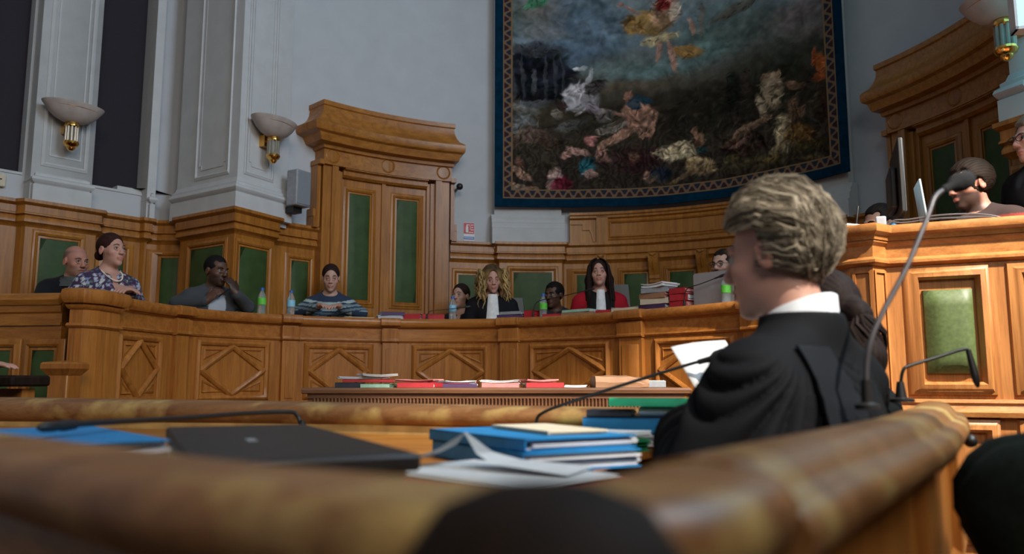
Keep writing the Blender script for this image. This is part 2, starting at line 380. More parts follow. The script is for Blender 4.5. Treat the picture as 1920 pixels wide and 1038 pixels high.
pads=[(an(-16.7),an(-11.3),1.2,2.02),(an(-6.3,2.98),an(1.1,2.98),1.2,2.05)]+[(an(a0),an(a1),1.2,2.03) for a0,a1 in ((5.9,9.0),(14.7,18.9),(23.2,27.6),(31.9,36.2),(40.2,41.6))]+[(an(45.5,2.98),an(54,2.98),1.2,2.05)]
mid,_=wainscot('trim_7',PMID,pads)
# raised attic panelling behind the presiding judge with scrolled ends, and leaf corbels under it
b=MB(); b.sweep(AR,sa(4.6),sa(42),[(-.06,2.35),(.0,2.35),(.0,2.60),(.03,2.615),(.03,2.635),(.045,2.645),(.045,2.67),(-.06,2.67)])
at=struct(b.build('trim_8',M_oak))
f=MB(); f.mould(AR,[(sa(12),2.40),(sa(12),2.585),(sa(35),2.585),(sa(35),2.40)],PF,sub=14); f.build('panel_frame',M_oak,at)
for sg in (0,1):
    f=MB(); g=lambda a:sa(a if not sg else 46.6-a)
    q=[(g(4.8),2.56),(g(7.2),2.56),(g(7.2),2.50),(g(8.4),2.50),(g(8.8),2.46),(g(9.2),2.37)]
    f.mould(AR,q,[(-.009,0),(-.009,.014),(.009,.014),(.009,0)],closed=False)
    a0,a1=sorted((g(9.7),g(11.9))); f.sbox(AR,a0,a1,2.36,2.655,0,.03)
    f.build('scroll_step',M_oak,at)
def corbel(a,parent):
    m_=MB(); s=sa(a); w_=.052
    prof=[(.02,2.22),(.11,2.22),(.115,2.17),(.10,2.11),(.07,2.05),(.055,2.0),(.06,1.985),(.06,1.965),(.045,1.96),(.05,1.94),(.05,1.925),(.035,1.92),(.03,1.88),(.02,1.87)]
    m_.rings([[AR.w(s+u,z,o) for (o,z) in prof] for u in (-w_,w_)])
    co_=m_.build('corbel',M_oak,parent)
    l=MB()
    for i in range(5):
        z=2.19-i*.028; o=.118-.010*i-.004*i*i
        for sg in (-1,1):
            l.tube([AR.w(s,z,o),AR.w(s+sg*.022,z+.012,o+.006),AR.w(s+sg*(.044-.004*i),z+.026,o-.004)],[.010,.011,.004],6)
    l.tube([AR.w(s,2.2,.115),AR.w(s,2.12,.108),AR.w(s,2.05,.074)],[.006,.007,.005],6)
    l.build('leaf_carving',M_oak,co_)
for a in (10.6,20.6,29.7,38.5): corbel(a,mid)
# ------------------------------------------------------------------ double doors
def mir(a,s): return a if not s else 46.2-a
def door(idx,s):
    g=lambda a0,a1:tuple(sorted((sa(mir(a0,s)),sa(mir(a1,s)))))
    b=MB()
    for (a0,a1,o) in ((-44.0,-42.4,.06),(-42.4,-41.2,.085),(-41.2,-40.4,.045),(-40.4,-39.8,.02)):
        for (p,q) in ((a0,a1),(-63.0-a1,-63.0-a0)):
            b.sbox(AR,*g(p,q),.4,2.96-(.0 if o>.05 else .04),-.06,o)
    b.sweep(AR,*g(-39.8,-23.2),[(-.06,2.87),(.02,2.87),(.045,2.89),(.045,2.93),(.085,2.94),(.085,2.965),(.06,2.97),(.06,3.0),(-.06,3.0)])
    for e in (-44.7,-18.3): b.sbox(AR,*g(e-.5,e+.5),2.94,2.985,-.06,.10); b.sbox(AR,*g(e-.35,e+.35),2.36,2.95,-.06,.05)
    for e in (-45.1,-17.9):
        for z,h,r_ in ((2.40,.10,.055),(2.49,.07,.04)): b.sbox(AR,*g(e-.5,e+.5),z-h/2,z+h/2,-.06,r_)
    fr=struct(b.build('door_%d'%idx,M_oak))
    lv=[(2.95,2.985,-44.3,-18.7),(3.09,2.985,-44.3,-18.7),(3.095,2.955,-44.7,-18.4),(3.125,2.95,-44.8,-18.3),(3.135,2.88,-46.2,-17.8),(3.20,2.86,-46.8,-17.4),(3.215,2.83,-48,-16.8),(3.235,2.82,-48.2,-16.7),(3.285,2.82,-48.2,-16.7),(3.30,2.835,-47.8,-16.9),(3.33,2.875,-46.8,-17.7),(3.37,2.895,-46.1,-18.2),(3.42,2.905,-45.7,-18.6),(3.47,2.905,-45.6,-18.7),(3.48,2.89,-45.8,-18.5),(3.52,2.89,-45.8,-18.5)]
    rs=[]
    for (z,r_,a0,a1) in lv:
        p=[(*pol(r_,mir(a0+(a1-a0)*i/18,s)),z) for i in range(19)]+[(*pol(3.2,mir(a1,s)),z),(*pol(3.2,mir(a0,s)),z)]; rs.append(p)
    b=MB().rings(rs); pe=b.build('pediment',M_oakx,fr,smooth=28)
    for a in (-42.6,-31.5,-20.4):
        x,y=pol(2.99,mir(a,s)); nrm=Vector((WC[0]-x,WC[1]-y,0)).normalized(); Mx=nrm.to_track_quat('Z','Y').to_matrix()
        MB().lathe([(.072,-.01),(.072,.008),(.062,.014),(.055,.006),(.001,.008)],(x,y,3.035),24,M=Mx).build('roundel',M_oak,pe)
    for (a0,a1,p0,p1) in ((-39.8,-31.7,-38.1,-34.1),(-31.4,-22.9,-28.9,-24.9)):
        q=g(a0,a1); b=MB().sbox(AR,*q,.4,2.87,-.06,-.012)
        lf=b.build('leaf',M_oak,fr)
        pa=g(p0,p1); add_pads(lf,AR,[(*pa,1.72,2.73)],-.012)
        f=MB(); f.mould(AR,[(pa[0]-.04,1.2),(pa[0]-.04,1.58),(pa[1]+.04,1.58),(pa[1]+.04,1.2)],PF,o=-.012,sub=3); f.build('panel_frame',M_oak,lf)
    MB().sbox(AR,*g(-31.9,-31.2),.4,2.87,-.012,.012).build('meeting_strip',M_oak,fr)
    return fr
door(1,0); door(2,1)
# right corner pier: dado, pilaster and bright window
RW=Surf([(3.43,5.0),(2.655,4.28),(2.80,3.90),(3.0,3.2),(3.6,1.2),(3.6,-4.4)])
b=MB(); b.sweep(RW,0,RW.L,CORN); b.sweep(RW,0,RW.L,[(-.16,.4),(-.07,.4),(-.07,2.16),(-.16,2.16)]); o=struct(b.build('trim_9',M_oak))
k=near(RW,2.655,4.28); add_pads(o,RW,[(k+.06,k+.32,1.2,2.05),(k+.6,k+1.0,1.2,2.05)],-.07)
b=MB(); b.sweep(RW,0,k+.18,[(-.5,2.3),(-.09,2.3),(-.09,7),(-.5,7)]); b.sweep(RW,0,k+.18,BASE); struct(b.build('trim_10',M_stone))
b=MB(); b.sbox(RW,k+.18,RW.L,2.3,2.62,-.4,-.1); b.sbox(RW,k+.18,RW.L,6.3,7,-.4,-.1); b.sbox(RW,k+2.9,RW.L,2.62,6.3,-.4,-.1); b.sbox(RW,k+1.5,k+1.9,2.62,6.3,-.4,-.1); b.sbox(RW,k+.175,RW.L,0,2.3,-.4,-.161)
struct(b.build('wall_right',M_plaster))
for n_,(u0,u1) in enumerate(((k+.18,k+1.5),(k+1.9,k+2.9))):
    b=MB()
    for z in (2.64,3.8,5.0,6.28): b.sbox(RW,u0,u1,z-.02,z+.02,-.25,-.19)
    for u in (u0+.02,(u0+u1)/2,u1-.02): b.sbox(RW,u-.02,u+.02,2.64,6.28,-.25,-.19)
    f=struct(b.build('window_%d'%(3+n_),M_stone)); MB().sbox(RW,u0,u1,2.62,6.3,-.23,-.22).build('pane',M_pane,f)
# near window set high in the right-hand wall
BW=Surf([(2.41,3.64),(2.95,3.50)])
b=MB()
for u in (0,.24,.50): b.sbox(BW,u,u+.012,2.62,6.3,-.08,.0)
for z in (2.62,3.9,5.1,6.26): b.sbox(BW,0,.53,z,z+.015,-.08,.0)
b.sbox(BW,.53,BW.L,2.6,7,-.10,.02); b.sbox(BW,.0,BW.L,6.3,7,-.10,.02)
f=struct(b.build('window_5',M_stone)); MB().sbox(BW,.008,.52,2.63,6.28,-.03,-.02).build('pane',M_pane,f)
# ------------------------------------------------------------------ wall lamps, speaker, signs
def lamp(pos,nrm,label):
    t=thing('wall_lamp',label,'wall lamp',pos,math.atan2(nrm[1],nrm[0])-math.pi/2,'brass and alabaster wall lamps')
    # local: +y out of the wall, origin at the wall plane at the bowl rim height
    n=28; oy=.13
    bowl=MB().lathe([(.03,-.150),(.08,-.140),(.14,-.112),(.185,-.072),(.207,-.042),(.212,-.036),(.232,-.010),(.236,.0),(.224,.002),(.20,-.03),(.12,-.085),(.001,-.10)],(0,oy,0),n,sy=.62); bowl.build('bowl',M_alab,t,smooth=50)
    MB().lathe([(.196,-.046),(.208,-.040),(.212,-.032),(.207,-.028)],(0,oy,0),n,sy=.625).build('rim_band',M_brass,t)
    MB().lathe([(.001,-.145),(.05,-.145),(.056,-.16),(.056,-.175),(.045,-.185),(.001,-.185)],(0,oy,0),20).build('collar',M_brass,t)
    r=MB()
    for i in range(10):
        a=2*math.pi*i/10; r.tube([(.043*math.cos(a),oy+.043*math.sin(a),-.18),(.043*math.cos(a),oy+.043*math.sin(a),-.305)],.0105,8)
    r.build('glass_rods',M_rod,t); MB().lathe([(.03,-.305),(.03,-.18)],(0,oy,0),12).build('stem_core',M_silver,t)
    MB().lathe([(.001,-.30),(.056,-.30),(.06,-.315),(.05,-.335),(.034,-.345),(.03,-.36),(.016,-.375),(.001,-.378)],(0,oy,0),20).build('finial',M_brass,t)
    b=MB().box((0,.03,-.17),(.07,.06,.10)); b.tube([(0,.0,-.17),(0,oy,-.17)],.018,8); b.build('bracket',M_brass,t)
    return t
lamp((*Lp(1.70,0),3.16),(LD[1],-LD[0]),'brass wall lamp with shallow alabaster bowl on the pilaster between the two dark blinds')
p=WD.w(WDk+.31,3.17,-.09); lamp(p,(.897,-.442),'brass wall lamp with shallow alabaster bowl on the corner pier above the grey loudspeaker')
p=RW.w(k+.10,3.04,-.09); lamp(p,(-.93,-.367),'wall lamp with alabaster bowl in the top right corner beside the bright window')
x,y=pol(3.14,-50.6); p=(-1.90,6.94)
t=thing('wall_speaker','small grey loudspeaker hung on the white wall left of the tall oak door','speaker',(-1.95,6.93,2.63),R(58))
MB().box((0,-.085,.0),(.17,.13,.32)).build('cabinet',M_grey,t,bevel=.012); MB().box((0,-.152,.0),(.148,.008,.295)).build('grille',plain('grey_mesh',(.22,.24,.27),.7,scale=300,bump=.4),t,bevel=.004)
MB().box((0,-.03,-.185),(.10,.10,.05)).build('bracket',M_black,t)
t=thing('thermostat','small cream control box on the wall below the leftmost blind','control box',(*Lp(1.25,-.13),2.505),math.atan2(LD[1],LD[0]))
MB().box((0,-.02,0),(.16,.04,.10)).build('case',M_cream,t,bevel=.006); MB().tube([(-.01,-.045,0),(.05,-.045,.008)],.004,6).build('lever',M_black,t)
a=-17.2; p=pol(3.02,a)
t=thing('dome_camera','small black camera ball on the wall right of the tall oak door','camera',(p[0],p[1],2.90),R(-a))
MB().sphere((0,-.05,0),.035).build('housing',M_black,t); MB().tube([(0,.13,0),(0,-.03,0)],.014,8).build('arm',M_grey,t)
a=-14.6; p=pol(3.15,a)
t=thing('fire_sign','red and white fire extinguisher sign with blue strip on the wall beside the door','sign',(p[0],p[1],2.475),R(-a))
MB().box((0,-.006,0),(.115,.008,.19)).build('plate',M_white,t)
b=MB().box((0,-.0115,.035),(.108,.003,.112)); b.build('red_field',plain('sign_red',(.55,.04,.05),.5),t)
g=MB().box((-.022,-.0145,.022),(.026,.003,.062)); g.box((-.022,-.0145,.062),(.014,.003,.016)); g.box((-.010,-.0145,.072),(.034,.003,.007)); g.tube([(.004,-.0145,.07),(.012,-.0145,.05),(.010,-.0145,.02)],.003,6)
for i,wd in enumerate((.030,.022,.030)): g.box((.032,-.0145,.07-.025*i),(wd,.003,.009))
g.box((.02,-.0145,-.008),(.05,.003,.008))
g.build('extinguisher_symbol',M_white,t)
MB().box((0,-.0115,-.066),(.108,.003,.030)).build('blue_strip',plain('sign_blue',(.05,.16,.50),.5),t)
g=MB()
for i in range(7): g.box((-.042+.0135*i,-.0145,-.066),(.008,.003,.012))
g.build('strip_lettering',M_white,t)
# ------------------------------------------------------------------ tapestry (colours woven in; figures are generic)
def tapestry():
    a0,a1,z0,z1=-10.2,58.0,2.71,5.35; nx,nz=640,440; Wm=(a1-a0)*math.pi/180*3.0; Hm=z1-z0
    U,V=np.meshgrid(np.linspace(0,Wm,nx+1),np.linspace(0,Hm,nz+1))
    def noise(x,y,f,seed):
        r=np.random.default_rng(seed); g=r.random((64,64)); xi=x*f; yi=y*f; x0=np.floor(xi).astype(int); y0=np.floor(yi).astype(int); fx=xi-x0; fy=yi-y0
        fx=fx*fx*(3-2*fx); fy=fy*fy*(3-2*fy); q=lambda i,j:g[i%64,j%64]
        return (q(x0,y0)*(1-fx)+q(x0+1,y0)*fx)*(1-fy)+(q(x0,y0+1)*(1-fx)+q(x0+1,y0+1)*fx)*fy
    def fbm(x,y,f,seed,o=4): return sum(noise(x,y,f*2**k,seed+k)*.5**(k+1) for k in range(o))/(1-.5**o)
    wx=U+(fbm(U,V,5,1)-.5)*.09+(noise(U,V,30,5)-.5)*.02; wy=V+(fbm(U,V,5,11)-.5)*.10+(noise(U,V,30,15)-.5)*.02
    col=np.zeros(U.shape+(3,))
    stops=[(0,(48,42,38)),(.5,(52,47,41)),(1.05,(66,60,50)),(1.35,(88,88,82)),(1.8,(112,126,132)),(2.64,(122,130,128))]
    for c in range(3): col[...,c]=np.interp(wy,[s[0] for s in stops],[s[1][c] for s in stops])
    rg=np.random.default_rng(21); MORE=[]
    for (u,v,ru,rv,rot,rgb,al) in TAP:            # brush strokes that break every figure and cloud into lit and shaded passages
        MORE.append((u,v,ru,rv,rot,rgb,al)); fine=al>.75
        for i in range(int((5 if not fine else 7)+ (60 if fine else 14)*ru*rv/.01*.25)):
            a_=rg.uniform(0,6.283); r_=rg.uniform(0,1)**.5*1.05; f=rg.choice([.45,.62,.8,1.15,1.3]); ca,sa_=math.cos(R(rot)),math.sin(R(rot))
            p,q=r_*math.cos(a_)*ru,r_*math.sin(a_)*rv; s_=min(rv,ru)*rg.uniform(.10,.34)
            MORE.append((u+p*ca-q*sa_,v+p*sa_+q*ca,s_*rg.uniform(1.6,3.2),s_*.55,rot+rg.normal(0,38),tuple(min(255,c*f+rg.uniform(-5,5)) for c in rgb),(.62 if fine else .22)))
    for i in range(620):
        v=rg.uniform(.12,1.0)**1.2; u=rg.uniform(.12,Wm-.12); k_=rg.choice(5); c=((64,56,44),(30,26,24),(84,72,56),(58,52,50),(48,52,44))[k_]
        MORE.append((u,v,rg.uniform(.02,.08),rg.uniform(.006,.018),rg.normal(10,45),c,.55))
    for (u,v,ru,rv,rot,rgb,al) in MORE:
        ca,sa_=math.cos(R(rot)),math.sin(R(rot)); m_=max(ru,rv)*1.3+.10
        j0,j1=[int(np.clip((u+e)/Wm*nx,0,nx+1)) for e in (-m_,m_)]; i0,i1=[int(np.clip((v+e)/Hm*nz,0,nz+1)) for e in (-m_,m_)]
        if j1<=j0 or i1<=i0: continue
        S_l=(slice(i0,i1),slice(j0,j1)); dx,dy=wx[S_l]-u,wy[S_l]-v; p=(dx*ca+dy*sa_)/ru; q=(-dx*sa_+dy*ca)/rv
        d=np.sqrt(p*p+q*q); k=np.clip((1.12-d)/(.34 if al>.75 else .75),0,1)*al*(.86 if al>.75 else 1)
        sh=1+.22*np.clip(q*.6-p*.5,-1,1)+.35*(noise(U[S_l],V[S_l],22,int(ru*999)%50+3)-.5)
        col[S_l]=col[S_l]*(1-k[...,None])+np.array(rgb)*sh[...,None]*k[...,None]
    # drapery folds and foliage flecks
    st=np.sin((wx*70+fbm(U,V,8,31)*26)); lo=np.clip((1.0-V)/.4,0,1)
    col*= (1+.16*st*lo)[...,None]*(.78+.44*fbm(U,V,14,41))[...,None]
    # woven border
    e=np.minimum.reduce([U,Wm-U,V,Hm-V]); t=np.where((V<U)&(V<Wm-U),U,V)
    outer=e<.085; band=(e>=.085)&(e<.185); l1=(e>=.085)&(e<.097); l2=(e>=.172)&(e<.185)
    col[outer]=np.array((15,44,62))*(.8+.4*fbm(U,V,20,61))[outer][:,None]
    ph=(t/.105)%1; tw=np.abs(((e-.135)/.045)-np.sin(2*math.pi*ph)*.75)
    base=np.where((tw<.42)[...,None],np.array((112,90,72)),np.where((ph<.5)[...,None],np.array((56,42,46)),np.array((44,48,58))))
    col[band]=base[band]; col[l1|l2]=np.array((120,98,74))
    lin=(np.clip(col,0,255)/255)**2.2*TAPGAIN
    A=np.radians(a0+(a1-a0)*U/Wm); rip=.006*np.sin(U*7.3)+.004*np.sin(U*13+V)
    Rr=2.985-rip*(1-.4*V/Hm)
    X=WC[0]+Rr*np.sin(A); Y=WC[1]+Rr*np.cos(A); Z=z0+V+.012*np.sin(U*2.1+.6)*(1-V/Hm)
    vs=np.stack([X,Y,Z],-1).reshape(-1,3)
    i=np.arange((nx+1)*(nz+1)).reshape(nz+1,nx+1)
    fs=np.stack([i[:-1,:-1],i[:-1,1:],i[1:,1:],i[1:,:-1]],-1).reshape(-1,4)
    me=bpy.data.meshes.new('tapestry'); me.from_pydata(vs.tolist(),[],fs.tolist()); me.materials.append(A_tap)
    at=me.color_attributes.new('col','FLOAT_COLOR','POINT'); at.data.foreach_set('color',np.c_[lin.reshape(-1,3),np.ones(len(vs))].astype(np.float32).ravel())
    me.polygons.foreach_set('use_smooth',[True]*len(me.polygons))
    o=bpy.data.objects.new('tapestry',me); C.objects.link(o)
    s_=o.modifiers.new('thickness','SOLIDIFY'); s_.thickness=.01; s_.offset=0
    tag(o,'huge dark woven tapestry of an allegorical scene with blue border on the curved wall','tapestry')
TAPGAIN=1.3
TAP=[(0.86,1.83,0.509,0.411,0,(85,105,125),0.6),(1.14,1.99,0.337,0.264,0,(100,118,130),0.5),(0.47,2.14,0.345,0.180,0,(115,105,95),0.6),(0.52,1.89,0.281,0.147,0,(125,120,115),0.6),
(0.18,2.01,0.174,0.235,0,(60,75,70),0.5),(0.44,2.23,0.144,0.072,20,(60,120,85),0.8),(1.46,1.43,0.704,0.138,0,(100,118,118),0.6),(2.35,1.66,0.424,0.275,0,(75,95,90),0.6),
(2.72,1.61,0.530,0.236,0,(85,95,90),0.6),(3.15,1.57,0.366,0.179,0,(115,98,98),0.6),(3.32,1.34,0.237,0.088,0,(112,95,95),0.6),(1.77,1.39,0.570,0.104,0,(105,130,130),0.7),
(2.23,1.52,0.240,0.121,0,(110,140,138),0.6),(2.87,1.19,0.583,0.215,0,(48,50,44),0.7),(1.24,1.24,0.773,0.069,0,(105,90,72),0.6),(2.21,0.92,1.388,0.258,0,(36,34,29),0.7),
(0.44,1.40,0.326,0.270,0,(38,40,46),0.9),(0.44,1.68,0.315,0.065,0,(60,62,66),0.9),(0.19,1.38,0.022,0.253,0,(72,74,78),0.8),(0.30,1.38,0.023,0.253,0,(72,74,78),0.8),
(0.53,1.38,0.022,0.259,0,(66,68,72),0.8),(0.63,1.38,0.023,0.253,0,(66,68,72),0.8),(0.71,1.38,0.017,0.258,0,(66,68,72),0.8),(0.42,1.37,0.034,0.138,0,(90,92,95),0.8),
(0.91,1.16,0.195,0.126,10,(170,165,170),0.9),(0.82,1.21,0.099,0.081,0,(185,180,185),0.8),(0.98,1.35,0.033,0.129,-10,(160,160,160),0.9),(0.89,1.47,0.072,0.035,10,(200,200,200),0.9),
(1.05,1.25,0.101,0.080,0,(60,55,55),0.8),(1.02,1.04,0.109,0.058,-30,(140,130,140),0.8),(1.63,1.90,0.264,0.117,-10,(150,112,62),0.9),(1.78,1.98,0.123,0.150,0,(190,150,120),0.9),
(1.81,2.08,0.100,0.098,0,(120,36,38),0.9),(1.92,1.98,0.070,0.115,0,(200,180,160),0.9),(2.02,1.54,0.174,0.066,-12,(155,110,60),0.9),(1.75,1.72,0.211,0.069,0,(178,158,118),0.9),
(1.87,1.50,0.038,0.191,12,(178,132,115),0.95),(1.73,1.59,0.039,0.135,-8,(165,122,105),0.9),(1.42,2.08,0.112,0.023,-35,(145,104,90),0.9),(1.31,2.16,0.044,0.023,0,(150,110,95),0.9),
(2.08,1.78,0.027,0.112,15,(170,130,110),0.9),(2.17,1.84,0.033,0.169,0,(110,102,94),0.8),(2.52,1.86,0.271,0.049,12,(92,84,74),0.8),(1.86,2.12,0.044,0.046,0,(190,150,130),0.9),
(1.48,0.92,0.154,0.157,-25,(178,132,112),0.95),(1.65,0.81,0.038,0.135,-20,(168,124,105),0.9),(1.58,0.73,0.087,0.034,20,(168,124,105),0.9),(1.29,0.73,0.183,0.051,28,(165,124,105),0.95),
(1.12,0.65,0.121,0.039,40,(160,120,100),0.9),(1.39,1.11,0.049,0.052,0,(140,100,85),0.9),(1.55,1.08,0.111,0.045,-15,(36,62,78),0.9),(1.46,1.03,0.077,0.046,-30,(36,62,78),0.9),
(0.32,1.03,0.165,0.069,-5,(125,125,120),0.8),(0.41,1.11,0.197,0.046,0,(95,98,98),0.8),(0.32,0.85,0.135,0.127,0,(105,108,108),0.85),(0.66,1.00,0.066,0.058,0,(130,120,112),0.85),
(0.71,1.08,0.056,0.046,0,(50,35,32),0.9),(0.79,0.88,0.166,0.069,15,(90,90,88),0.8),(1.13,0.97,0.099,0.069,0,(115,108,104),0.8),(1.21,0.83,0.166,0.067,15,(135,125,115),0.85),
(1.23,0.87,0.141,0.022,15,(60,55,50),0.8),(0.41,0.75,0.169,0.104,0,(95,78,68),0.9),(0.18,0.69,0.089,0.084,0,(100,80,68),0.85),(0.57,0.69,0.110,0.079,0,(80,62,54),0.85),
(0.98,0.69,0.067,0.062,0,(178,118,112),0.95),(0.86,0.59,0.144,0.039,-28,(172,132,122),0.95),(0.74,0.55,0.066,0.046,30,(165,125,112),0.9),(1.10,0.54,0.077,0.079,0,(160,118,108),0.95),
(1.17,0.49,0.055,0.034,-30,(160,120,110),0.9),(0.96,0.41,0.098,0.090,0,(36,78,88),0.95),(1.00,0.33,0.071,0.051,0,(150,118,108),0.95),(0.60,0.31,0.072,0.124,-15,(168,138,132),0.95),
(0.68,0.24,0.094,0.079,0,(105,36,52),0.95),(0.27,0.34,0.121,0.051,-25,(158,122,102),0.9),(0.25,0.47,0.055,0.056,0,(125,86,74),0.9),(0.21,0.19,0.149,0.045,-10,(158,132,112),0.9),
(0.38,0.18,0.077,0.039,0,(150,110,90),0.9),(1.50,0.47,0.379,0.165,0,(52,28,32),0.7),(1.87,0.52,0.202,0.094,-8,(205,185,150),0.95),(1.84,0.54,0.150,0.022,-8,(170,150,118),0.8),
(2.10,0.35,0.149,0.086,-12,(160,134,98),0.95),(2.08,0.39,0.098,0.027,-12,(195,170,130),0.8),(2.11,0.61,0.065,0.075,0,(125,92,74),0.9),(2.07,0.69,0.037,0.038,0,(140,104,84),0.9),
(2.14,0.51,0.064,0.032,0,(40,70,72),0.9),(1.59,0.29,0.064,0.055,0,(138,108,92),0.9),(1.45,0.50,0.055,0.056,0,(110,80,66),0.85),(1.72,0.32,0.109,0.066,0,(30,42,58),0.85),
(1.98,0.28,0.212,0.027,18,(110,90,66),0.8),(2.44,1.04,0.074,0.204,0,(34,34,31),0.9),(2.58,1.11,0.043,0.116,0,(54,46,42),0.8),(2.85,0.93,0.106,0.189,8,(158,138,112),0.95),
(2.89,1.08,0.047,0.046,0,(165,138,112),0.95),(2.79,1.08,0.048,0.046,0,(140,112,92),0.9),(2.73,0.79,0.047,0.154,15,(175,155,130),0.95),(3.07,0.93,0.115,0.041,-25,(120,92,72),0.8),
(2.58,0.60,0.268,0.053,22,(148,118,96),0.9),(2.53,0.48,0.193,0.116,0,(58,44,36),0.85),(2.52,0.49,0.139,0.026,15,(130,98,90),0.8),(2.94,0.50,0.083,0.180,5,(178,158,126),0.95),
(3.05,0.69,0.063,0.120,-10,(110,82,64),0.9),(3.13,0.64,0.042,0.049,0,(130,96,76),0.9),(3.09,0.46,0.144,0.098,0,(118,86,50),0.85),(2.88,0.37,0.103,0.060,30,(150,130,100),0.85),
(3.20,0.33,0.155,0.059,0,(78,66,40),0.8),(3.35,1.03,0.061,0.117,10,(185,95,52),0.9),(3.33,0.93,0.114,0.049,0,(140,72,42),0.8),(3.29,1.12,0.032,0.080,-20,(165,85,48),0.8),
(3.43,0.65,0.151,0.285,0,(48,28,24),0.75),(2.72,0.27,0.392,0.080,0,(82,72,48),0.7),(3.21,0.20,0.152,0.049,0,(98,80,50),0.7),(2.41,0.35,0.095,0.042,0,(95,84,52),0.8),
(2.82,0.28,0.083,0.040,0,(112,94,58),0.8)]
tapestry()
# ------------------------------------------------------------------ dais
DZ=.60
BENCHP=catmull([(-2.50,4.62),(-2.46,4.85),(-2.41,5.25),(-2.31,5.68),(-2.06,6.06),(-1.70,6.39),(-1.10,6.68),(-.5,6.75),(0,6.63),(.50,6.30),(.88,5.92),(1.25,5.52),(1.50,5.18),(1.66,4.85),(1.74,4.5)],6)
BS=Surf(BENCHP); BZ=1.47
b=MB(); 
b.rings([[BS.w(q,0,-.12),BS.w(q,DZ,-.12),(WC[0]+(3.12)*math.sin(t),WC[1]+3.12*math.cos(t),DZ),(WC[0]+(3.12)*math.sin(t),WC[1]+3.12*math.cos(t),0)] for q,t in [(BS.L*i/40,R(-62+155*i/40)) for i in range(41)]])
struct(b.build('platform',M_brownwood))
b=MB().prism([(-2.66,4.6),(-2.45,5.3),(-2.42,6.55),(-3.0,6.8),(-3.16,6.75),(-4.5,5.2),(-4.4,4.6)],0,DZ); struct(b.build('platform_side',M_brownwood))
b=MB().prism([(1.55,3.75),(2.62,3.28),(2.9,3.9),(2.74,4.35),(3.1,4.75),(2.0,4.9),(1.8,4.5)],0,DZ); struct(b.build('platform_right',M_brownwood))
# ------------------------------------------------------------------ curved judges' bench
bench=thing('judges_bench','long curved oak bench with diamond panels facing the court','bench',(0,0,0))
TOPB=[(-.22,1.42),(0.0,1.42),(.02,1.40),(.035,1.40),(.05,1.415),(.055,1.44),(.05,1.46),(.04,1.47),(-.22,1.47)]
b=MB()
for (q0,q1,dp) in ((.42,1.0,.20),(1.0,1.92,.10),(1.92,6.4,.22)): b.sweep(BS,q0,q1,[(-dp if o<-.2 else o,z) for o,z in TOPB])
b.build('worktop',M_benchx,bench,smooth=40)
def bandprof(o): return [(-.06,1.418),(.022+o,1.418),(.020+o,1.395),(.004+o,1.385),(.004+o,1.30),(.016+o,1.297),(.02+o,1.287),(.012+o,1.275),(.0+o,1.272),(-.06,1.272)]
b=MB(); b.sweep(BS,.3,6.4,bandprof(0)); b.build('frieze',M_benchx,bench)
b=MB(); b.sweep(BS,.3,6.4,[(-.06,0),(0,0),(0,1.275),(-.06,1.275)]); b.sweep(BS,.3,6.4,[(-.05,.6),(.02,.6),(.02,.72),(.012,.735),(-.05,.735)]); b.build('front_panel',M_bench,bench)
POSTS=[(.94,1.07),(1.88,2.01),(2.71,2.84),(3.72,3.89),(4.87,5.08),(5.95,6.15)]
for (s0,s1) in POSTS:
    b=MB(); b.sbox(BS,s0,s1,.6,1.39,-.02,.035); b.sweep(BS,s0-.01,s1+.01,[(-.02,1.38),(.055,1.38),(.05,1.30),(.055,1.295),(.055,1.28),(.04,1.27),(-.02,1.27)])
    b.sweep(BS,s0-.02,s1+.02,[(-.02,1.41),(.075,1.41),(.082,1.435),(.078,1.46),(.068,1.474),(-.02,1.474)])
    b.sbox(BS,s0-.015,s1+.015,.6,.74,-.02,.05)
    b.sbox(BS,s0+.03,s1-.03,.82,1.22,.03,.041)
    b.build('post',M_bench,bench,bevel=.003)
DM=[(-.022,0),(-.022,.010),(-.012,.020),(0,.024),(.012,.016),(.020,.008),(.022,0)]
def diamond(S,a,c,z0,z1,parent,mat,o=0,name='diamond_panel'):
    m_=(a+c)/2; zm=(z0+z1)/2; b=MB()
    b.mould(S,[(a,z0),(a,z1),(c,z1),(c,z0)],DM,o=o,sub=5)
    g=.024
    b.mould(S,[(a+g,zm),(m_,z1-g),(c-g,zm),(m_,z0+g)],DM,o=o+.002,sub=4)
    e=.05
    for sx in (0,1):
        for sz in (0,1):
            X=(lambda u:a+u if not sx else c-u); Z=(lambda v:z0+v if not sz else z1-v)
            w_=(c-a)/2-2.6*e; h_=(z1-z0)/2-2.6*e
            tri=[(X(e),Z(e)),(X(e+w_),Z(e)),(X(e),Z(e+h_))]
            b.mould(S,tri,[(-.006,0),(-.006,.010),(.006,.004),(.006,0)],o=o,sub=2)
    return b.build(name,mat,parent)
for (a,c) in ((.34,.84),(1.16,1.80),(2.06,2.65),(2.95,3.62),(3.97,4.76),(5.16,5.86)):
    diamond(BS,a+.03,c-.03,.83,1.235,bench,M_bench)
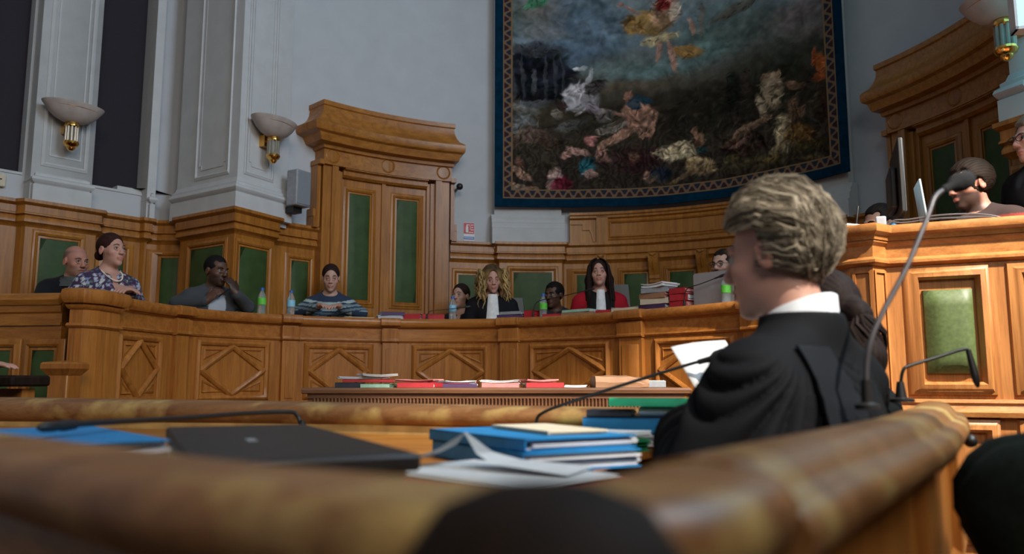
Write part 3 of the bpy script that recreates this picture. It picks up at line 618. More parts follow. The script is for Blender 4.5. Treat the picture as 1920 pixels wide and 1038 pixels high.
# corner pier at the left end and the straight side bench to its left
PC=[(-2.60,4.71),(-2.55,4.60),(-2.475,4.60),(-2.42,4.68),(-2.415,4.92),(-2.50,4.95)]
PS=Surf(PC)
b=MB(); b.sweep(PS,0,PS.L,[(-.06,0),(0,0),(0,1.42),(-.06,1.42)]); b.sweep(PS,0,PS.L,[(-.06,1.40),(.03,1.40),(.045,1.42),(.05,1.45),(.045,1.475),(.03,1.485),(-.06,1.485)])
b.sweep(PS,0,PS.L,[(-.06,1.39),(.025,1.39),(.018,1.375),(.005,1.365),(-.06,1.365)]); b.sweep(PS,0,PS.L,[(-.06,1.285),(.012,1.285),(.018,1.27),(.006,1.258),(-.06,1.258)])
b.prism([(-2.60,4.71),(-2.55,4.60),(-2.475,4.60),(-2.42,4.68),(-2.415,4.92),(-2.59,4.92)],1.40,1.484)
b.build('corner_pier',M_bench,bench)
b=MB(); sg=.13; b.mould(PS,[(PS.S[1]+.03,.7),(PS.S[1]+.03,1.22),(PS.S[2]-.03,1.22),(PS.S[2]-.03,.7)],[(-.008,0),(-.008,.008),(.008,.008),(.008,0)]); b.build('pier_panel',M_bench,bench)
SB=Surf([(-4.6,4.95),(-2.665,4.731)])
side=thing('side_bench','straight oak side bench front with green panels at the far left','bench',(0,0,0))
b=MB(); b.sweep(SB,0,SB.L,[(-.18,1.42),(.0,1.42),(.03,1.40),(.045,1.43),(.04,1.46),(.03,1.47),(-.18,1.47)]); b.build('worktop',M_oakx,side)
b=MB(); b.sweep(SB,0,SB.L,[(-.06,0),(0,0),(0,1.42),(-.06,1.42)]); b.sweep(SB,0,SB.L,[(-.06,1.40),(.022,1.40),(.015,1.36),(.004,1.35),(.004,1.30),(.014,1.295),(.014,1.28),(-.06,1.27)]); b.build('front_panel',M_oakx,side)
L_=SB.L
add_pads(side,SB,[(L_-.17,L_-.03,.62,1.13),(L_-.53,L_-.31,.62,1.13),(L_-.90,L_-.67,.62,1.13),(L_-1.3,L_-1.05,.62,1.13)],0)
# newel post standing in front of the side bench
t=thing('newel_post','short square oak post in front of the side bench beside the corner pier','post',(-2.465,4.44,0),R(-6))
b=MB(); b.box((0,0,.5),(.115,.115,1.0)); b.build('shaft',M_bench,t,bevel=.006)
b=MB(); b.rings([[(x*q,y*q,z) for x,y in ((-.06,-.06),(.06,-.06),(.06,.06),(-.06,.06))] for q,z in ((1,.985),(1.3,1.01),(1.42,1.02),(1.42,1.045),(1.3,1.055),(.2,1.065))]); b.build('cap',M_bench,t)
# ------------------------------------------------------------------ clerk's table
ct=thing('clerk_table','long brown table with a fluted edge strewn with red and white files','table',(0,0,0))
TZ=.915
T0,T1=(-1.20,4.62),(1.01,4.58)
TS=Surf([T0,T1])
b=MB(); b.sweep(TS,0,TS.L,[(-.78,TZ-.035),(0,TZ-.035),(.02,TZ-.03),(.024,TZ-.012),(.015,TZ),(-.78,TZ)]); b.build('tabletop',M_brownwood,ct)
b=MB(); b.sbox(TS,.03,TS.L-.03,.77,TZ-.034,-.03,-.012); b.sbox(TS,.03,TS.L-.03,TZ-.06,TZ-.034,-.03,0); b.build('apron',M_brownwood,ct)
b=MB(); n=92
for i in range(n):
    s=.06+(TS.L-.34)*i/n; b.rings([[TS.w(s+u,z,o) for u,o in ((0,-.012),(.004,-.002),(.010,.002),(.016,-.002),(.019,-.012))] for z in (.785,TZ-.06)])
fl=b.build('fluting',M_brownwood,ct)
b=MB(); b.sbox(TS,TS.L-.27,TS.L-.03,.775,TZ-.036,-.02,-.003); b.build('end_block',M_brownwood,ct)
for s in (.06,TS.L-.16):
    for o in (-.12,-.72):
        MB().sbox(TS,s,s+.10,0,.78,o-.0,o+.10).build('leg',M_brownwood,ct)
MB().sbox(TS,.03,TS.L-.03,.45,.77,-.06,-.035).build('modesty_panel',M_brownwood,ct)
# ------------------------------------------------------------------ right-hand raised desk
desk=thing('prosecutor_desk','tall warm oak desk with padded green panel on the right, lit by sunlight','desk',(0,0,0))
RD=Surf([(1.47,4.3),(1.51,3.72),(1.545,3.61),(1.615,3.545),(1.70,3.60),(2.62,3.165)])
RZ=1.65
RTOP=[(-.06,1.60),(.0,1.60),(.012,1.585),(.03,1.58),(.035,1.60),(.055,1.612),(.06,1.63),(.055,1.645),(.045,1.65),(-.06,1.65)]
RFR=[(-.06,1.60),(.028,1.60),(.024,1.57),(.008,1.555),(.006,1.505),(.014,1.50),(.026,1.49),(.026,1.478),(.012,1.468),(0,1.465),(-.06,1.465)]
b=MB(); b.sweep(RD,0,RD.L,RTOP); b.build('top_moulding',M_deskx,desk)
b=MB(); b.prism([RD.w(q,0,.0)[:2] for q in RD.stops(0,RD.L)]+[(2.79,3.49),(1.87,3.94),(1.72,4.3)],1.60,1.645); b.build('worktop',M_deskx,desk)
b=MB(); b.sweep(RD,0,RD.L,RFR); b.build('frieze',M_deskx,desk)
b=MB(); b.sweep(RD,0,RD.L,[(-.06,0),(0,0),(0,1.47),(-.06,1.47)]); b.build('front_panel',M_desk,desk)
d0=RD.S[4]
b=MB()
for i in (1,2,3):
    a,c=RD.S[i]+.014,RD.S[i+1]-.014
    if c-a>.03: b.mould(RD,[(a,.3),(a,1.44),(c,1.44),(c,.3)],[(-.006,0),(-.006,.008),(.006,.008),(.006,0)])
b.build('corner_panels',M_desk,desk)
BIG=[(-.022,0),(-.024,.018),(-.012,.034),(.006,.03),(.018,.016),(.03,.012),(.034,0)]
for (a,c) in ((.075,.385),(.475,.785)):
    fo=MB().mould(RD,[(d0+a+.02,.925),(d0+a+.02,1.42),(d0+c-.02,1.42),(d0+c-.02,.925)],BIG).build('panel_frame',M_desk,desk)
    MB().pad(RD,d0+a+.062,d0+c-.058,.985,1.35,.0,.05,8,10).build('padded_panel',M_green_lit,desk,smooth=60)
b=MB(); b.sweep(RD,d0,RD.L,[(-.02,.80),(.03,.80),(.035,.82),(.02,.835),(.015,.85),(.024,.86),(.02,.875),(-.02,.875)]); b.build('rail_moulding',M_deskx,desk)
for (a,c) in ((.075,.385),(.475,.785)): MB().mould(RD,[(d0+a+.02,.3),(d0+a+.02,.76),(d0+c-.02,.76),(d0+c-.02,.3)],BIG).build('panel_frame',M_desk,desk)
# ------------------------------------------------------------------ lawyers' box: rails, near corner, desk
box=thing('lawyers_box','worn oak enclosure with thick rounded rails in the blurred foreground','enclosure',(0,0,0))
RZ0=.895
left=[(-1.35,1.55),(-.57,.895),(-.21,.585),(-.09,.50),(-.035,.462),(.015,.447),(.055,.472),(.105,.56)]
LS=Surf(catmull(left,5))
RT=[(.105,.56),(.207,.715),(.305,.853),(.525,1.175),(.86,1.73),(1.05,2.08)]
RS=Surf(RT)
NOSE=[(-.005,-.05),(.055,-.055),(.075,-.05),(.088,-.035),(.09,-.02),(.082,-.006),(.066,.0),(.03,.004),(.0,.0),(-.015,-.008),(-.018,-.03)]
def rail(S,a,c,z,prof,name,mat,sc=1):
    return MB().sweep(S,a,c,[(o*sc,z+h*sc) for (o,h) in prof]).build(name,mat,box,smooth=60)
rail(LS,0,LS.L-.02,RZ0,NOSE,'near_rail',M_rail)
RN=[(-.01,-.06),(.085,-.06),(.098,-.052),(.102,-.038),(.096,-.026),(.084,-.02),(.078,-.019),(.072,-.012),(.064,-.002),(.05,.004),(.02,.006),(.0,.002),(-.014,-.008),(-.016,-.03)]
rail(RS,-.02,RS.L,RZ0,RN,'right_rail',M_railf)
b=MB(); b.sweep(LS,0,LS.L,[(.0,0),(.055,0),(.055,.845),(.0,.845)]); b.build('near_panel',M_oakx,box)
b=MB(); b.sweep(RS,0,RS.L,[(.0,0),(.062,0),(.062,.84),(.0,.84)]); b.sweep(RS,.3,RS.L,[(.05,.60),(.075,.60),(.08,.625),(.06,.64),(.05,.64)]); 
for s in (.62,1.25): b.sbox(RS,s,s+.09,0,.84,.05,.078)
b.build('right_panel',M_bench,box)
b=MB(); b.lathe([(.0001,0),(.050,0),(.052,.80),(.057,.83),(.058,.86),(.053,.885),(.040,.903),(.02,.911),(.0001,.913)],(.012,.312,0),24); b.build('corner_post',M_darkwood,box,smooth=60)
# far rail, slightly rounded, runs beyond the desk
FP=[(-3.0,3.1),(-1.86,2.93),(-.9,2.66),(-.35,2.45),(.3,2.2),(.50,2.12)]
FS=Surf(FP,side=1)
b=MB()
rs=[]
for q in FS.stops(0,FS.L):
    p=FS.w(q,0); z=.893-.014*max(0,(p[0]+1.8))/2.1; h=.115-.045*max(0,p[0]+1.8)/2.1
    rs.append([FS.w(q,z+u*h,o) for o,u in ((-.06,-1),(.03,-1),(.034,-.86),(.026,-.80),(.05,-.72),(.066,-.55),(.066,-.30),(.055,-.14),(.035,-.05),(.02,-.02),(.0,0),(-.06,0),(-.08,-.3))])
b.rings(rs); b.build('far_rail',M_rail,box,smooth=60)
b=MB(); b.sweep(FS,0,FS.L,[(-.05,0),(.02,0),(.02,.86),(-.05,.86)]); b.build('far_panel',M_oakx,box)
b=MB(); b.sweep(FS,0,FS.L-.2,[(.01,.79),(.05,.79),(.05,.822),(.01,.822)]); b.build('desk_upstand',plain('pale_worn_oak',(.52,.34,.13),.4,var=.3,scale=12),box)
DKZ=.795
b=MB().prism([(-2.9,3.06),(-1.86,2.91),(-.9,2.64),(-.35,2.43),(.3,2.18),(.42,2.10),(.29,1.90),(.11,1.52),(-.05,1.0),(-.10,.70),(-.20,.70),(-.50,.93),(-1.30,1.60),(-2.4,2.5)],DKZ-.03,DKZ); b.build('desk_top',M_oakx,box,bevel=.004)
MB().box((-.2,1.8,.38),(.08,.08,.76)).build('desk_leg',M_bench,box); MB().box((-1.4,2.2,.38),(.08,.08,.76)).build('desk_leg',M_bench,box)
# latch knob under the right rail
p=RS.w(1.45,.825,.10); MB().sphere(p,.014).build('latch_knob',M_black,box)
# ------------------------------------------------------------------ organic surfaces: blended volumes meshed by surface nets
class Vol:
    def __init__(s,lo,hi,h):
        s.h=h; s.lo=np.array(lo,float); n=np.ceil((np.array(hi)-s.lo)/h).astype(int)+1; s.n=n
        s.F=np.full(n,.2,np.float32); s.ax=[(s.lo[i]+h*np.arange(n[i])).astype(np.float32) for i in range(3)]
    def put(s,kind,a,b,r0,r1=None,k=.02,op='u',T=None):
        a=np.array(a,float); 
        if T is not None: a=T[0]@a+T[1]
        if kind=='cap':
            b=np.array(b,float); b=T[0]@b+T[1] if T is not None else b; r1=r0 if r1 is None else r1
            mn=np.minimum(a,b)-max(r0,r1); mx=np.maximum(a,b)+max(r0,r1)
        else:
            rr=np.array(b,float); Q=np.eye(3) if r0 is None else np.array(r0,float)
            if T is not None: Q=T[0]@Q
            ext=np.sqrt(((Q*rr)**2).sum(1)); mn,mx=a-ext,a+ext
        m=k+4*s.h; i0=np.clip(np.floor((mn-m-s.lo)/s.h).astype(int),0,s.n-1); i1=np.clip(np.ceil((mx+m-s.lo)/s.h).astype(int)+1,1,s.n)
        sl=tuple(slice(i0[j],i1[j]) for j in range(3))
        X,Y,Z=np.meshgrid(*[s.ax[j][sl[j]] for j in range(3)],indexing='ij',sparse=True)
        if kind=='cap':
            d=b-a; L2=max(1e-9,float(d@d)); t=np.clip(((X-a[0])*d[0]+(Y-a[1])*d[1]+(Z-a[2])*d[2])/L2,0,1)
            D=np.sqrt((X-a[0]-d[0]*t)**2+(Y-a[1]-d[1]*t)**2+(Z-a[2]-d[2]*t)**2)-(r0+(r1-r0)*t)
        else:
            x,y,z=X-a[0],Y-a[1],Z-a[2]; q=[(x*Q[0,i]+y*Q[1,i]+z*Q[2,i])/rr[i] for i in range(3)]
            k0=np.sqrt(q[0]**2+q[1]**2+q[2]**2)+1e-9; k1=np.sqrt((q[0]/rr[0])**2+(q[1]/rr[1])**2+(q[2]/rr[2])**2)+1e-9
            D=k0*(k0-1)/k1
        f=s.F[sl]
        if op=='u':
            h=np.maximum(k-np.abs(f-D),0)/k; s.F[sl]=np.minimum(f,D)-h*h*k/4
        else:
            h=np.maximum(k-np.abs(f+D),0)/k; s.F[sl]=np.maximum(f,-D)+h*h*k/4
    def cap(s,a,b,r0,r1=None,**q): s.put('cap',a,b,r0,r1,**q)
    def ell(s,c,r,rot=None,**q): s.put('ell',c,r,rot,**q)
    def cut(s,axis,val,above=True):
        """flat cut, keeps the side below (above=True removes what is above)"""
        sh=[1,1,1]; sh[axis]=-1; c=s.ax[axis].reshape(sh)
        s.F=np.maximum(s.F,(c-val) if above else (val-c)).astype(np.float32)
    def mesh(s):
        F=s.F; F=np.pad(F[1:-1,1:-1,1:-1],1,constant_values=.2); ins=F<0
        nx,ny,nz=[q-1 for q in F.shape]
        c=[ins[i:i+nx,j:j+ny,k:k+nz] for i in (0,1) for j in (0,1) for k in (0,1)]
        cnt=sum(q.astype(np.int8) for q in c); act=(cnt>0)&(cnt<8); idx=-np.ones(act.shape,int); I=np.argwhere(act); idx[act]=np.arange(len(I))
        acc=np.zeros((len(I),3)); num=np.zeros(len(I))
        cs=[(i,j,k) for i in (0,1) for j in (0,1) for k in (0,1)]
        for a in cs:
            for ax in range(3):
                if a[ax]: continue
                b=list(a); b[ax]=1
                fa=F[I[:,0]+a[0],I[:,1]+a[1],I[:,2]+a[2]]; fb=F[I[:,0]+b[0],I[:,1]+b[1],I[:,2]+b[2]]
                m=(fa<0)!=(fb<0); t=np.where(m,fa/np.where(m,fa-fb,1),0)
                p=np.array(a,float)+np.zeros((len(I),3)); p[:,ax]+=t; acc+=p*m[:,None]; num+=m
        V=s.lo+(I+acc/num[:,None])*s.h
        fs=[]
        for ax in range(3):
            o=[q for q in range(3) if q!=ax]
            sl=[slice(1,-1)]*3; sl[ax]=slice(0,-1)
            A=ins[tuple(sl)]; sl2=list(sl); sl2[ax]=slice(1,None); B=ins[tuple(sl2)]
            E=np.argwhere(A!=B); 
            if not len(E): continue
            E0=E.copy(); E0[:,o[0]]+=1; E0[:,o[1]]+=1
            def g(d0,d1):
                q=E0.copy(); q[:,o[0]]-=d0; q[:,o[1]]-=d1; return idx[q[:,0],q[:,1],q[:,2]]
            f=np.stack([g(1,1),g(0,1),g(0,0),g(1,0)],1); inn=ins[E0[:,0],E0[:,1],E0[:,2]]
            fl=inn if ax!=1 else ~inn
            f[~fl]=f[~fl][:,::-1]; fs.append(f)
        return V,np.concatenate(fs)
def npmesh(name,V,Fs,col,mat,parent,smooth=True):
    me=bpy.data.meshes.new(name); me.from_pydata(np.asarray(V).tolist(),[],np.asarray(Fs).tolist()); me.materials.append(mat)
    if col is not None:
        at=me.color_attributes.new('col','FLOAT_COLOR','POINT'); at.data.foreach_set('color',np.c_[col,np.ones(len(V))].astype(np.float32).ravel())
    if smooth: me.polygons.foreach_set('use_smooth',[True]*len(me.polygons))
    o=bpy.data.objects.new(name,me); C.objects.link(o); o.parent=parent; return o
def rotz(a): c,s=math.cos(a),math.sin(a); return np.array([[c,-s,0],[s,c,0],[0,0,1]])
def rotx(a): c,s=math.cos(a),math.sin(a); return np.array([[1,0,0],[0,c,-s],[0,s,c]])
def roty(a): c,s=math.cos(a),math.sin(a); return np.array([[c,0,s],[0,1,0],[-s,0,c]])
def vn(V,f,seed=0):
    r=np.random.default_rng(seed); o=0
    for i in range(4):
        d=r.normal(size=3); d/=np.linalg.norm(d); o=o+np.sin(V@d*f*(1+.7*i)+r.random()*6)/(1+.4*i)
    return o/2.6
def lerp(a,b,t): return np.asarray(a)*(1-t)+np.asarray(b)*t
SKINS=dict(pale=(.50,.30,.235),rosy=(.50,.27,.21),dark=(.105,.050,.032),tan=(.36,.20,.14),ruddy=(.48,.22,.16))
def head_vol(v,T,face=(1,1,1),fem=0):
    w_,d_,h_=face; P=dict(T=T)
    v.ell((0,-.015,.035),(.074*w_,.094,.085),k=.02,**P)
    v.ell((0,.028,-.02),(.061*w_,.066,.085*h_),k=.025,**P)
    v.ell((0,.030,-.070*h_),((.051-.009*fem)*w_,.056,.045),k=.03,**P)
    v.ell((0,.074,-.103*h_),(.022*w_,.019,.017),k=.025,**P)
    for s in (-1,1):
        v.ell((s*.042*w_,.058,-.027),(.021,.022,.019),k=.02,**P)
        v.ell((s*.031*w_,.099,.001),(.0165,.013,.0105),k=.010,op='s',**P)
        v.cap((s*.012,.091,.021),(s*.042*w_,.081,.022),.009-.003*fem,.007-.002*fem,k=.012,**P)
        v.ell((s*.0115,.105,-.036),(.0085,.010,.0075),k=.008,**P)
        v.ell((s*.078*w_,-.008,-.008),(.009,.019,.032),rotx(-.2),k=.008,**P)
        v.ell((s*.086*w_,-.004,-.004),(.006,.011,.019),rotx(-.2),k=.005,op='s',**P)
        v.ell((s*.030*w_,.093,-.011),(.013,.006,.005),k=.008,**P)
    v.cap((0,.090,.014),(0,.112-.003*fem,-.028),.0075-.0012*fem,.0125-.0025*fem,k=.012,**P)
    v.ell((0,.0945,-.0625),(.024,.010,.0065),k=.007,**P)
    v.ell((0,.0935,-.0745),(.020,.0105,.0075),k=.007,**P)
    v.ell((0,.098,-.0685),(.026,.007,.0018),k=.004,op='s',**P)
def hand_prims(v,wrist,d,nrm,side,curl=.5,k=.006,s=1.0,spread=.10,add=.0,thumb=.6):
    """palm, four unequal bent fingers and a thumb; d = pointing direction, nrm = back-of-hand normal"""
    d=np.array(d,float); d/=np.linalg.norm(d); n=np.array(nrm,float); n-=d*(n@d); n/=np.linalg.norm(n); x=np.cross(d,n)*side
    w_=np.array(wrist,float); Q=np.stack([x,d,n],1)
    v.cap(w_-d*.01,w_+d*.03,.024+add,.024+add,k=.015)
    v.ell(w_+d*.055*s,(.040*s+add,.050*s+add,.017*s+add),Q,k=.015)
    for i,(u,l) in enumerate(((-.030,.062),(-.010,.074),(.011,.069),(.030,.052))):
        p=w_+d*.092*s+x*u*s; dd=d+x*u*spread*10*.5; dd/=np.linalg.norm(dd); a=curl*.55
        for j,(f,r) in enumerate(((.45,.0092),(.32,.0082),(.24,.0072))):
            dd=dd*math.cos(a)-n*math.sin(a); dd/=np.linalg.norm(dd); q=p+dd*l*s*f; v.cap(p,q,r*s+add,(r-.0008)*s+add,k=k if j else .010); p=q; a=curl*.9
    p=w_+d*.028*s-x*.030*s; dd=d*.75-x*thumb-n*.25
    for f,r in ((.034,.0118),(.028,.0098),(.024,.0085)):
        dd=dd/np.linalg.norm(dd); q=p+dd*f*s; v.cap(p,q,r*s+add,(r-.001)*s+add,k=.008); p=q; dd=dd+d*.3-n*.25*curl
SH=(.180,0,.525)
def torso_vol(v,inf=0,w=1.0,arms=None,upto=1.0,thick=1.0,legs=False,drop=0,lean=0):
    i=inf
    v.ell((0,0,.10),(.165*w+i,.125+i,.13+i),k=.05); v.ell((0,0,.27),(.138*w+i,.105*thick+i,.17+i),k=.06)
    v.ell((0,.012,.42),(.158*w+i,.112*thick+i,.17+i),k=.05)
    v.cap((-.135*w,-.012,.527-drop),(.135*w,-.012,.527-drop),.056+i,k=.05)
    for s in (-1,1): v.cap((0,-.022,.610),(s*.135*w,-.014,.552-drop),.042+i*.7,.038+i,k=.04)
    for s,a in ((-1,arms[0]),(1,arms[1])):
        e,wr=np.array(a[0]),np.array(a[1]); sh=np.array((s*.172*w,-.005,.527-drop))
        v.cap(sh,e,.052+i,.040+i,k=.035); e2=e+(wr-e)*upto; v.cap(e,e2,.041+i,(.041+(.027-.041)*upto)+i,k=.015)
def brow_tube(m,T,s,w_,col,lift=0,th=.0032):
    P=[T[0]@np.array((s*.014,.1010,.0185+lift))+T[1],T[0]@np.array((s*.030*w_,.0965,.0245+lift))+T[1],T[0]@np.array((s*.047*w_,.083,.0195+lift))+T[1]]
    m.tube([tuple(p) for p in catmull([tuple(p) for p in P],4)],[th*.9]*2+[th*1.1]*4+[th*.9,th*.7,th*.4],6)
def person(label,eye,yaw,skin='pale',hair=None,hcol=(.03,.02,.015),hstyle='short',top=None,topcol=(.03,.03,.03),arms=None,hands=None,head=(0,0,0),neck=('crew',.0),w=1.0,eyes='open',beard=None,face=(1,1,1),seat=True,scale=1.0,robe=False,h=.0068,hands_skin=True,lipcol=None,upto=.93,group=None,topname='jumper',topmat=None,extra=None,legs=True,browcol=None,hoff=(0,.012,.745),inf=None,legpose=None,drop=0,fem=0,trouser=None):
    sk=np.array(SKINS[skin]); 
    arms=arms or (((-.27,.13,.36),(-.09,.31,.435)),((.27,.13,.36),(.09,.31,.435)))
    hands=hands if hands is not None else (((.5,.8,0),(0,0,1),.5),((-.5,.8,0),(0,0,1),.5))
    Hr=rotz(R(head[0]))@rotx(R(head[1]))@roty(R(head[2])); piv=np.array((0,-.01,.63)); hc=np.array(hoff); T=(Hr,piv+Hr@(hc-piv))
    if robe: drop=drop or .004
    if fem: drop=drop+.022; w=w*.93
    root=thing('person',label,'person',(eye[0],eye[1],eye[2]-T[1][2]*scale),yaw and R(yaw) or 0,group)
    # place so the eyes land at the requested point
    off=rotz(R(yaw))@np.array((T[1][0],T[1][1],0))*scale; root.location.x-=off[0]; root.location.y-=off[1]; root.scale=(scale,)*3
    pts=[np.array(q) for a in arms for q in a]; mn=np.min(pts+[(-.30,-.2,-.03)],0)-.09; mx=np.max(pts+[(.30,.2,.95)],0)+.09
    for q,a in zip(hands,arms):
        if q is not None:
            tip=np.array(a[1])+np.array(q[0])/np.linalg.norm(q[0])*.21; mn=np.minimum(mn,tip-.05); mx=np.maximum(mx,tip+.05)
    v=Vol(mn,mx,h)
    torso_vol(v,0,w,arms,1.0,drop=drop); v.cap((0,-.02,.55),T[1]+Hr@np.array((0,-.012,-.07)),.056*(.5+.5*w)-.009*fem,.054*(.5+.5*w)-.009*fem,k=.03)
    head_vol(v,T,face,fem)
    for s,q,a in zip((-1,1),hands,arms):
        if q is not None: hand_prims(v,a[1],q[0],q[1],s,*q[2:])
    V,Fc=v.mesh(); q=(V-T[1])@T[0]
    col=np.tile(sk,(len(V),1)); fw=face[0]
    def blend(m,c,): col[:]=col*(1-m[:,None])+np.array(c)*m[:,None]
    g=lambda cx,cy,cz,rx,ry,rz:np.clip(1.25-np.sqrt(((np.abs(q[:,0])-cx)/rx)**2+((q[:,1]-cy)/ry)**2+((q[:,2]-cz)/rz)**2),0,1)
    ch=sk*np.array((1.06,.80,.78)); blend(g(.043,.07,-.032,.024,.03,.022)*.35,ch); blend(g(0,.115,-.03,.016,.02,.014)*.3,ch); blend(g(.08,-.005,-.01,.012,.025,.035)*.5,ch)
    lip=np.array(lipcol) if lipcol else sk*np.array((.82,.50,.50)); blend(np.clip(g(0,.098,-.068,.026,.016,.012)*2,0,1)*.85,lip)
    blend(g(.031*fw,.09,.0,.02,.02,.013)*.55,sk*.62)
    if beard is not None:
        bm=np.clip((-.028-q[:,2])/.02,0,1)*np.clip((q[:,1]+.02)/.03,0,1)*(1-np.clip(g(0,.10,-.068,.022,.02,.009)*2.2,0,1)); bm*=np.clip(1-np.clip((q[:,2]+.045)/.03,0,1)*np.clip((.05-np.abs(q[:,0]))/.02,0,1)*np.clip((-.045-q[:,2])<0,0,1),0,1); bm*=(q[:,2]>-.145)
        blend(bm*beard[1],beard[0])
    if hstyle in('shaved','balding'):
        m_=np.clip((q[:,2]-.035)/.03+np.clip(-(q[:,1]-.03)/.05,0,1)*1.2-(.9 if hstyle=='balding' else .55)*np.clip(q[:,1]/.06,0,1),0,1)*(q[:,2]>-.06)
        if hstyle=='balding': m_*=np.clip((.085-q[:,2])/.02,0,1)
        blend(m_*.8,hcol)
    body=npmesh('body',V,Fc,col,A_skin,root)
    # eyes, brows
    for s in (-1,1):
        m=MB(); m.col=tuple(sk*.62) if eyes=='down' else (.34,.32,.30)
        c=T[0]@np.array((s*.031*fw,.0795,.0))+T[1]; m.sphere(tuple(c),.0122,12,8)
        m.col=(.02,.012,.008)
        if eyes!='down': m.sphere(tuple(T[0]@np.array((s*.031*fw+eyes_dx(eyes),.0862,-.0003))+T[1]),.0066,10,6)
        lid=[tuple(T[0]@np.array((s*.031*fw+x,y,z if eyes!='down' else z-.0075))+T[1]) for x,y,z in ((-.0135,.0855,.0015),(-.007,.0925,.0062),(.0,.0945,.0072),(.007,.0925,.0058),(.0135,.0850,.001))]
        m.tube(lid,[.0011,.0018,.002,.0018,.001],5)
        m.build('eye',A_skin,root,smooth=60,recalc=True)
        m=MB(); m.col=browcol or tuple(np.array(hcol)*.9); brow_tube(m,T,s,fw,None,lift=.002*fem,th=.0032-.0012*fem); m.build('eyebrow',A_hair,root)
    # clothing
    if top!='none':
        ii=inf if inf is not None else (.022 if robe else .013)
        v=Vol(mn-.05,mx+.05,.0085); torso_vol(v,ii,w,arms,upto,drop=drop)
        if robe:
            for s,a in zip((-1,1),arms):
                e,wr=np.array(a[0]),np.array(a[1]); v.cap(e,e+(wr-e)*upto,.055,.075,k=.03); v.cap(e+(0,0,-.02),e+(wr-e)*upto*.9+(0,0,-.05),.05,.05,k=.04)
        nk,dp=neck
        v.ell((0,.025,.635),(.066+dp*.2,.085+dp*.1,.062+dp*.4),k=.01,op='s')
        if nk=='v': v.cap((0,.115,.60),(0,.175,.60-.15-dp),.060,.008,k=.01,op='s')
        if nk=='open': v.cap((0,.14,.60),(0,.19,.10),.060,.075,k=.015,op='s')
        V,Fc=v.mesh(); V=V+.0; cc=topcol(V) if callable(topcol) else np.tile(np.array(topcol),(len(V),1))
        nr=vn(V*np.array((1,1,.45)),34,3)
        V=V+np.stack([np.sin(V[:,2]*40+V[:,0]*23),np.cos(V[:,2]*37+V[:,1]*30),0*nr],1)*.0022
        npmesh(topname,V,Fc,cc,topmat or A_cloth,root)
    if hstyle not in('shaved','balding','custom') : make_hair(root,T,hstyle,np.array(hcol),fw,fem)
    if legs:
        m=MB(); lp=legpose or ((.09,.13,.0),(.09,-.06,-.36))
        for s in (-1,1):
            kx,kn=np.array(lp[0])*(s,1,1),np.array(lp[1])*(s,1,1)
            h0=np.array((s*.085,0,.07)); sd=(kn-kx)/np.linalg.norm(kn-kx); td=(kx-h0)/np.linalg.norm(kx-h0); q_=[(*h0,.095),(*(h0*.5+kx*.5),.086),(*(kx-td*.05),.072),(*(kx+td*.012+sd*.02),.068),(*(kx+sd*.09),.066),(*((kx+kn)/2),.060),(*kn,.052)]; cp=catmull(q_,5)
            m.tube([p_[:3] for p_ in cp],[p_[3]+.0016*math.sin(i_*2.1) for i_,p_ in enumerate(cp)],14)
            m.sphere(tuple(kn+(0,.05,-.03)),1,12,8,(.045,.125,.05))
        m.col=None; tr=m.build('trousers',trouser or M_navy,root,smooth=60)
    if extra: extra(root,T)
    return root,T
def eyes_dx(e): return {'open':0,'left':-.004,'right':.004}.get(e,0)
def strand(m,P,r,n=5): m.tube(catmull(P,3),[r*(1-.75*(i/(3*(len(P)-1)))**2) for i in range(3*(len(P)-1)+1)],n)
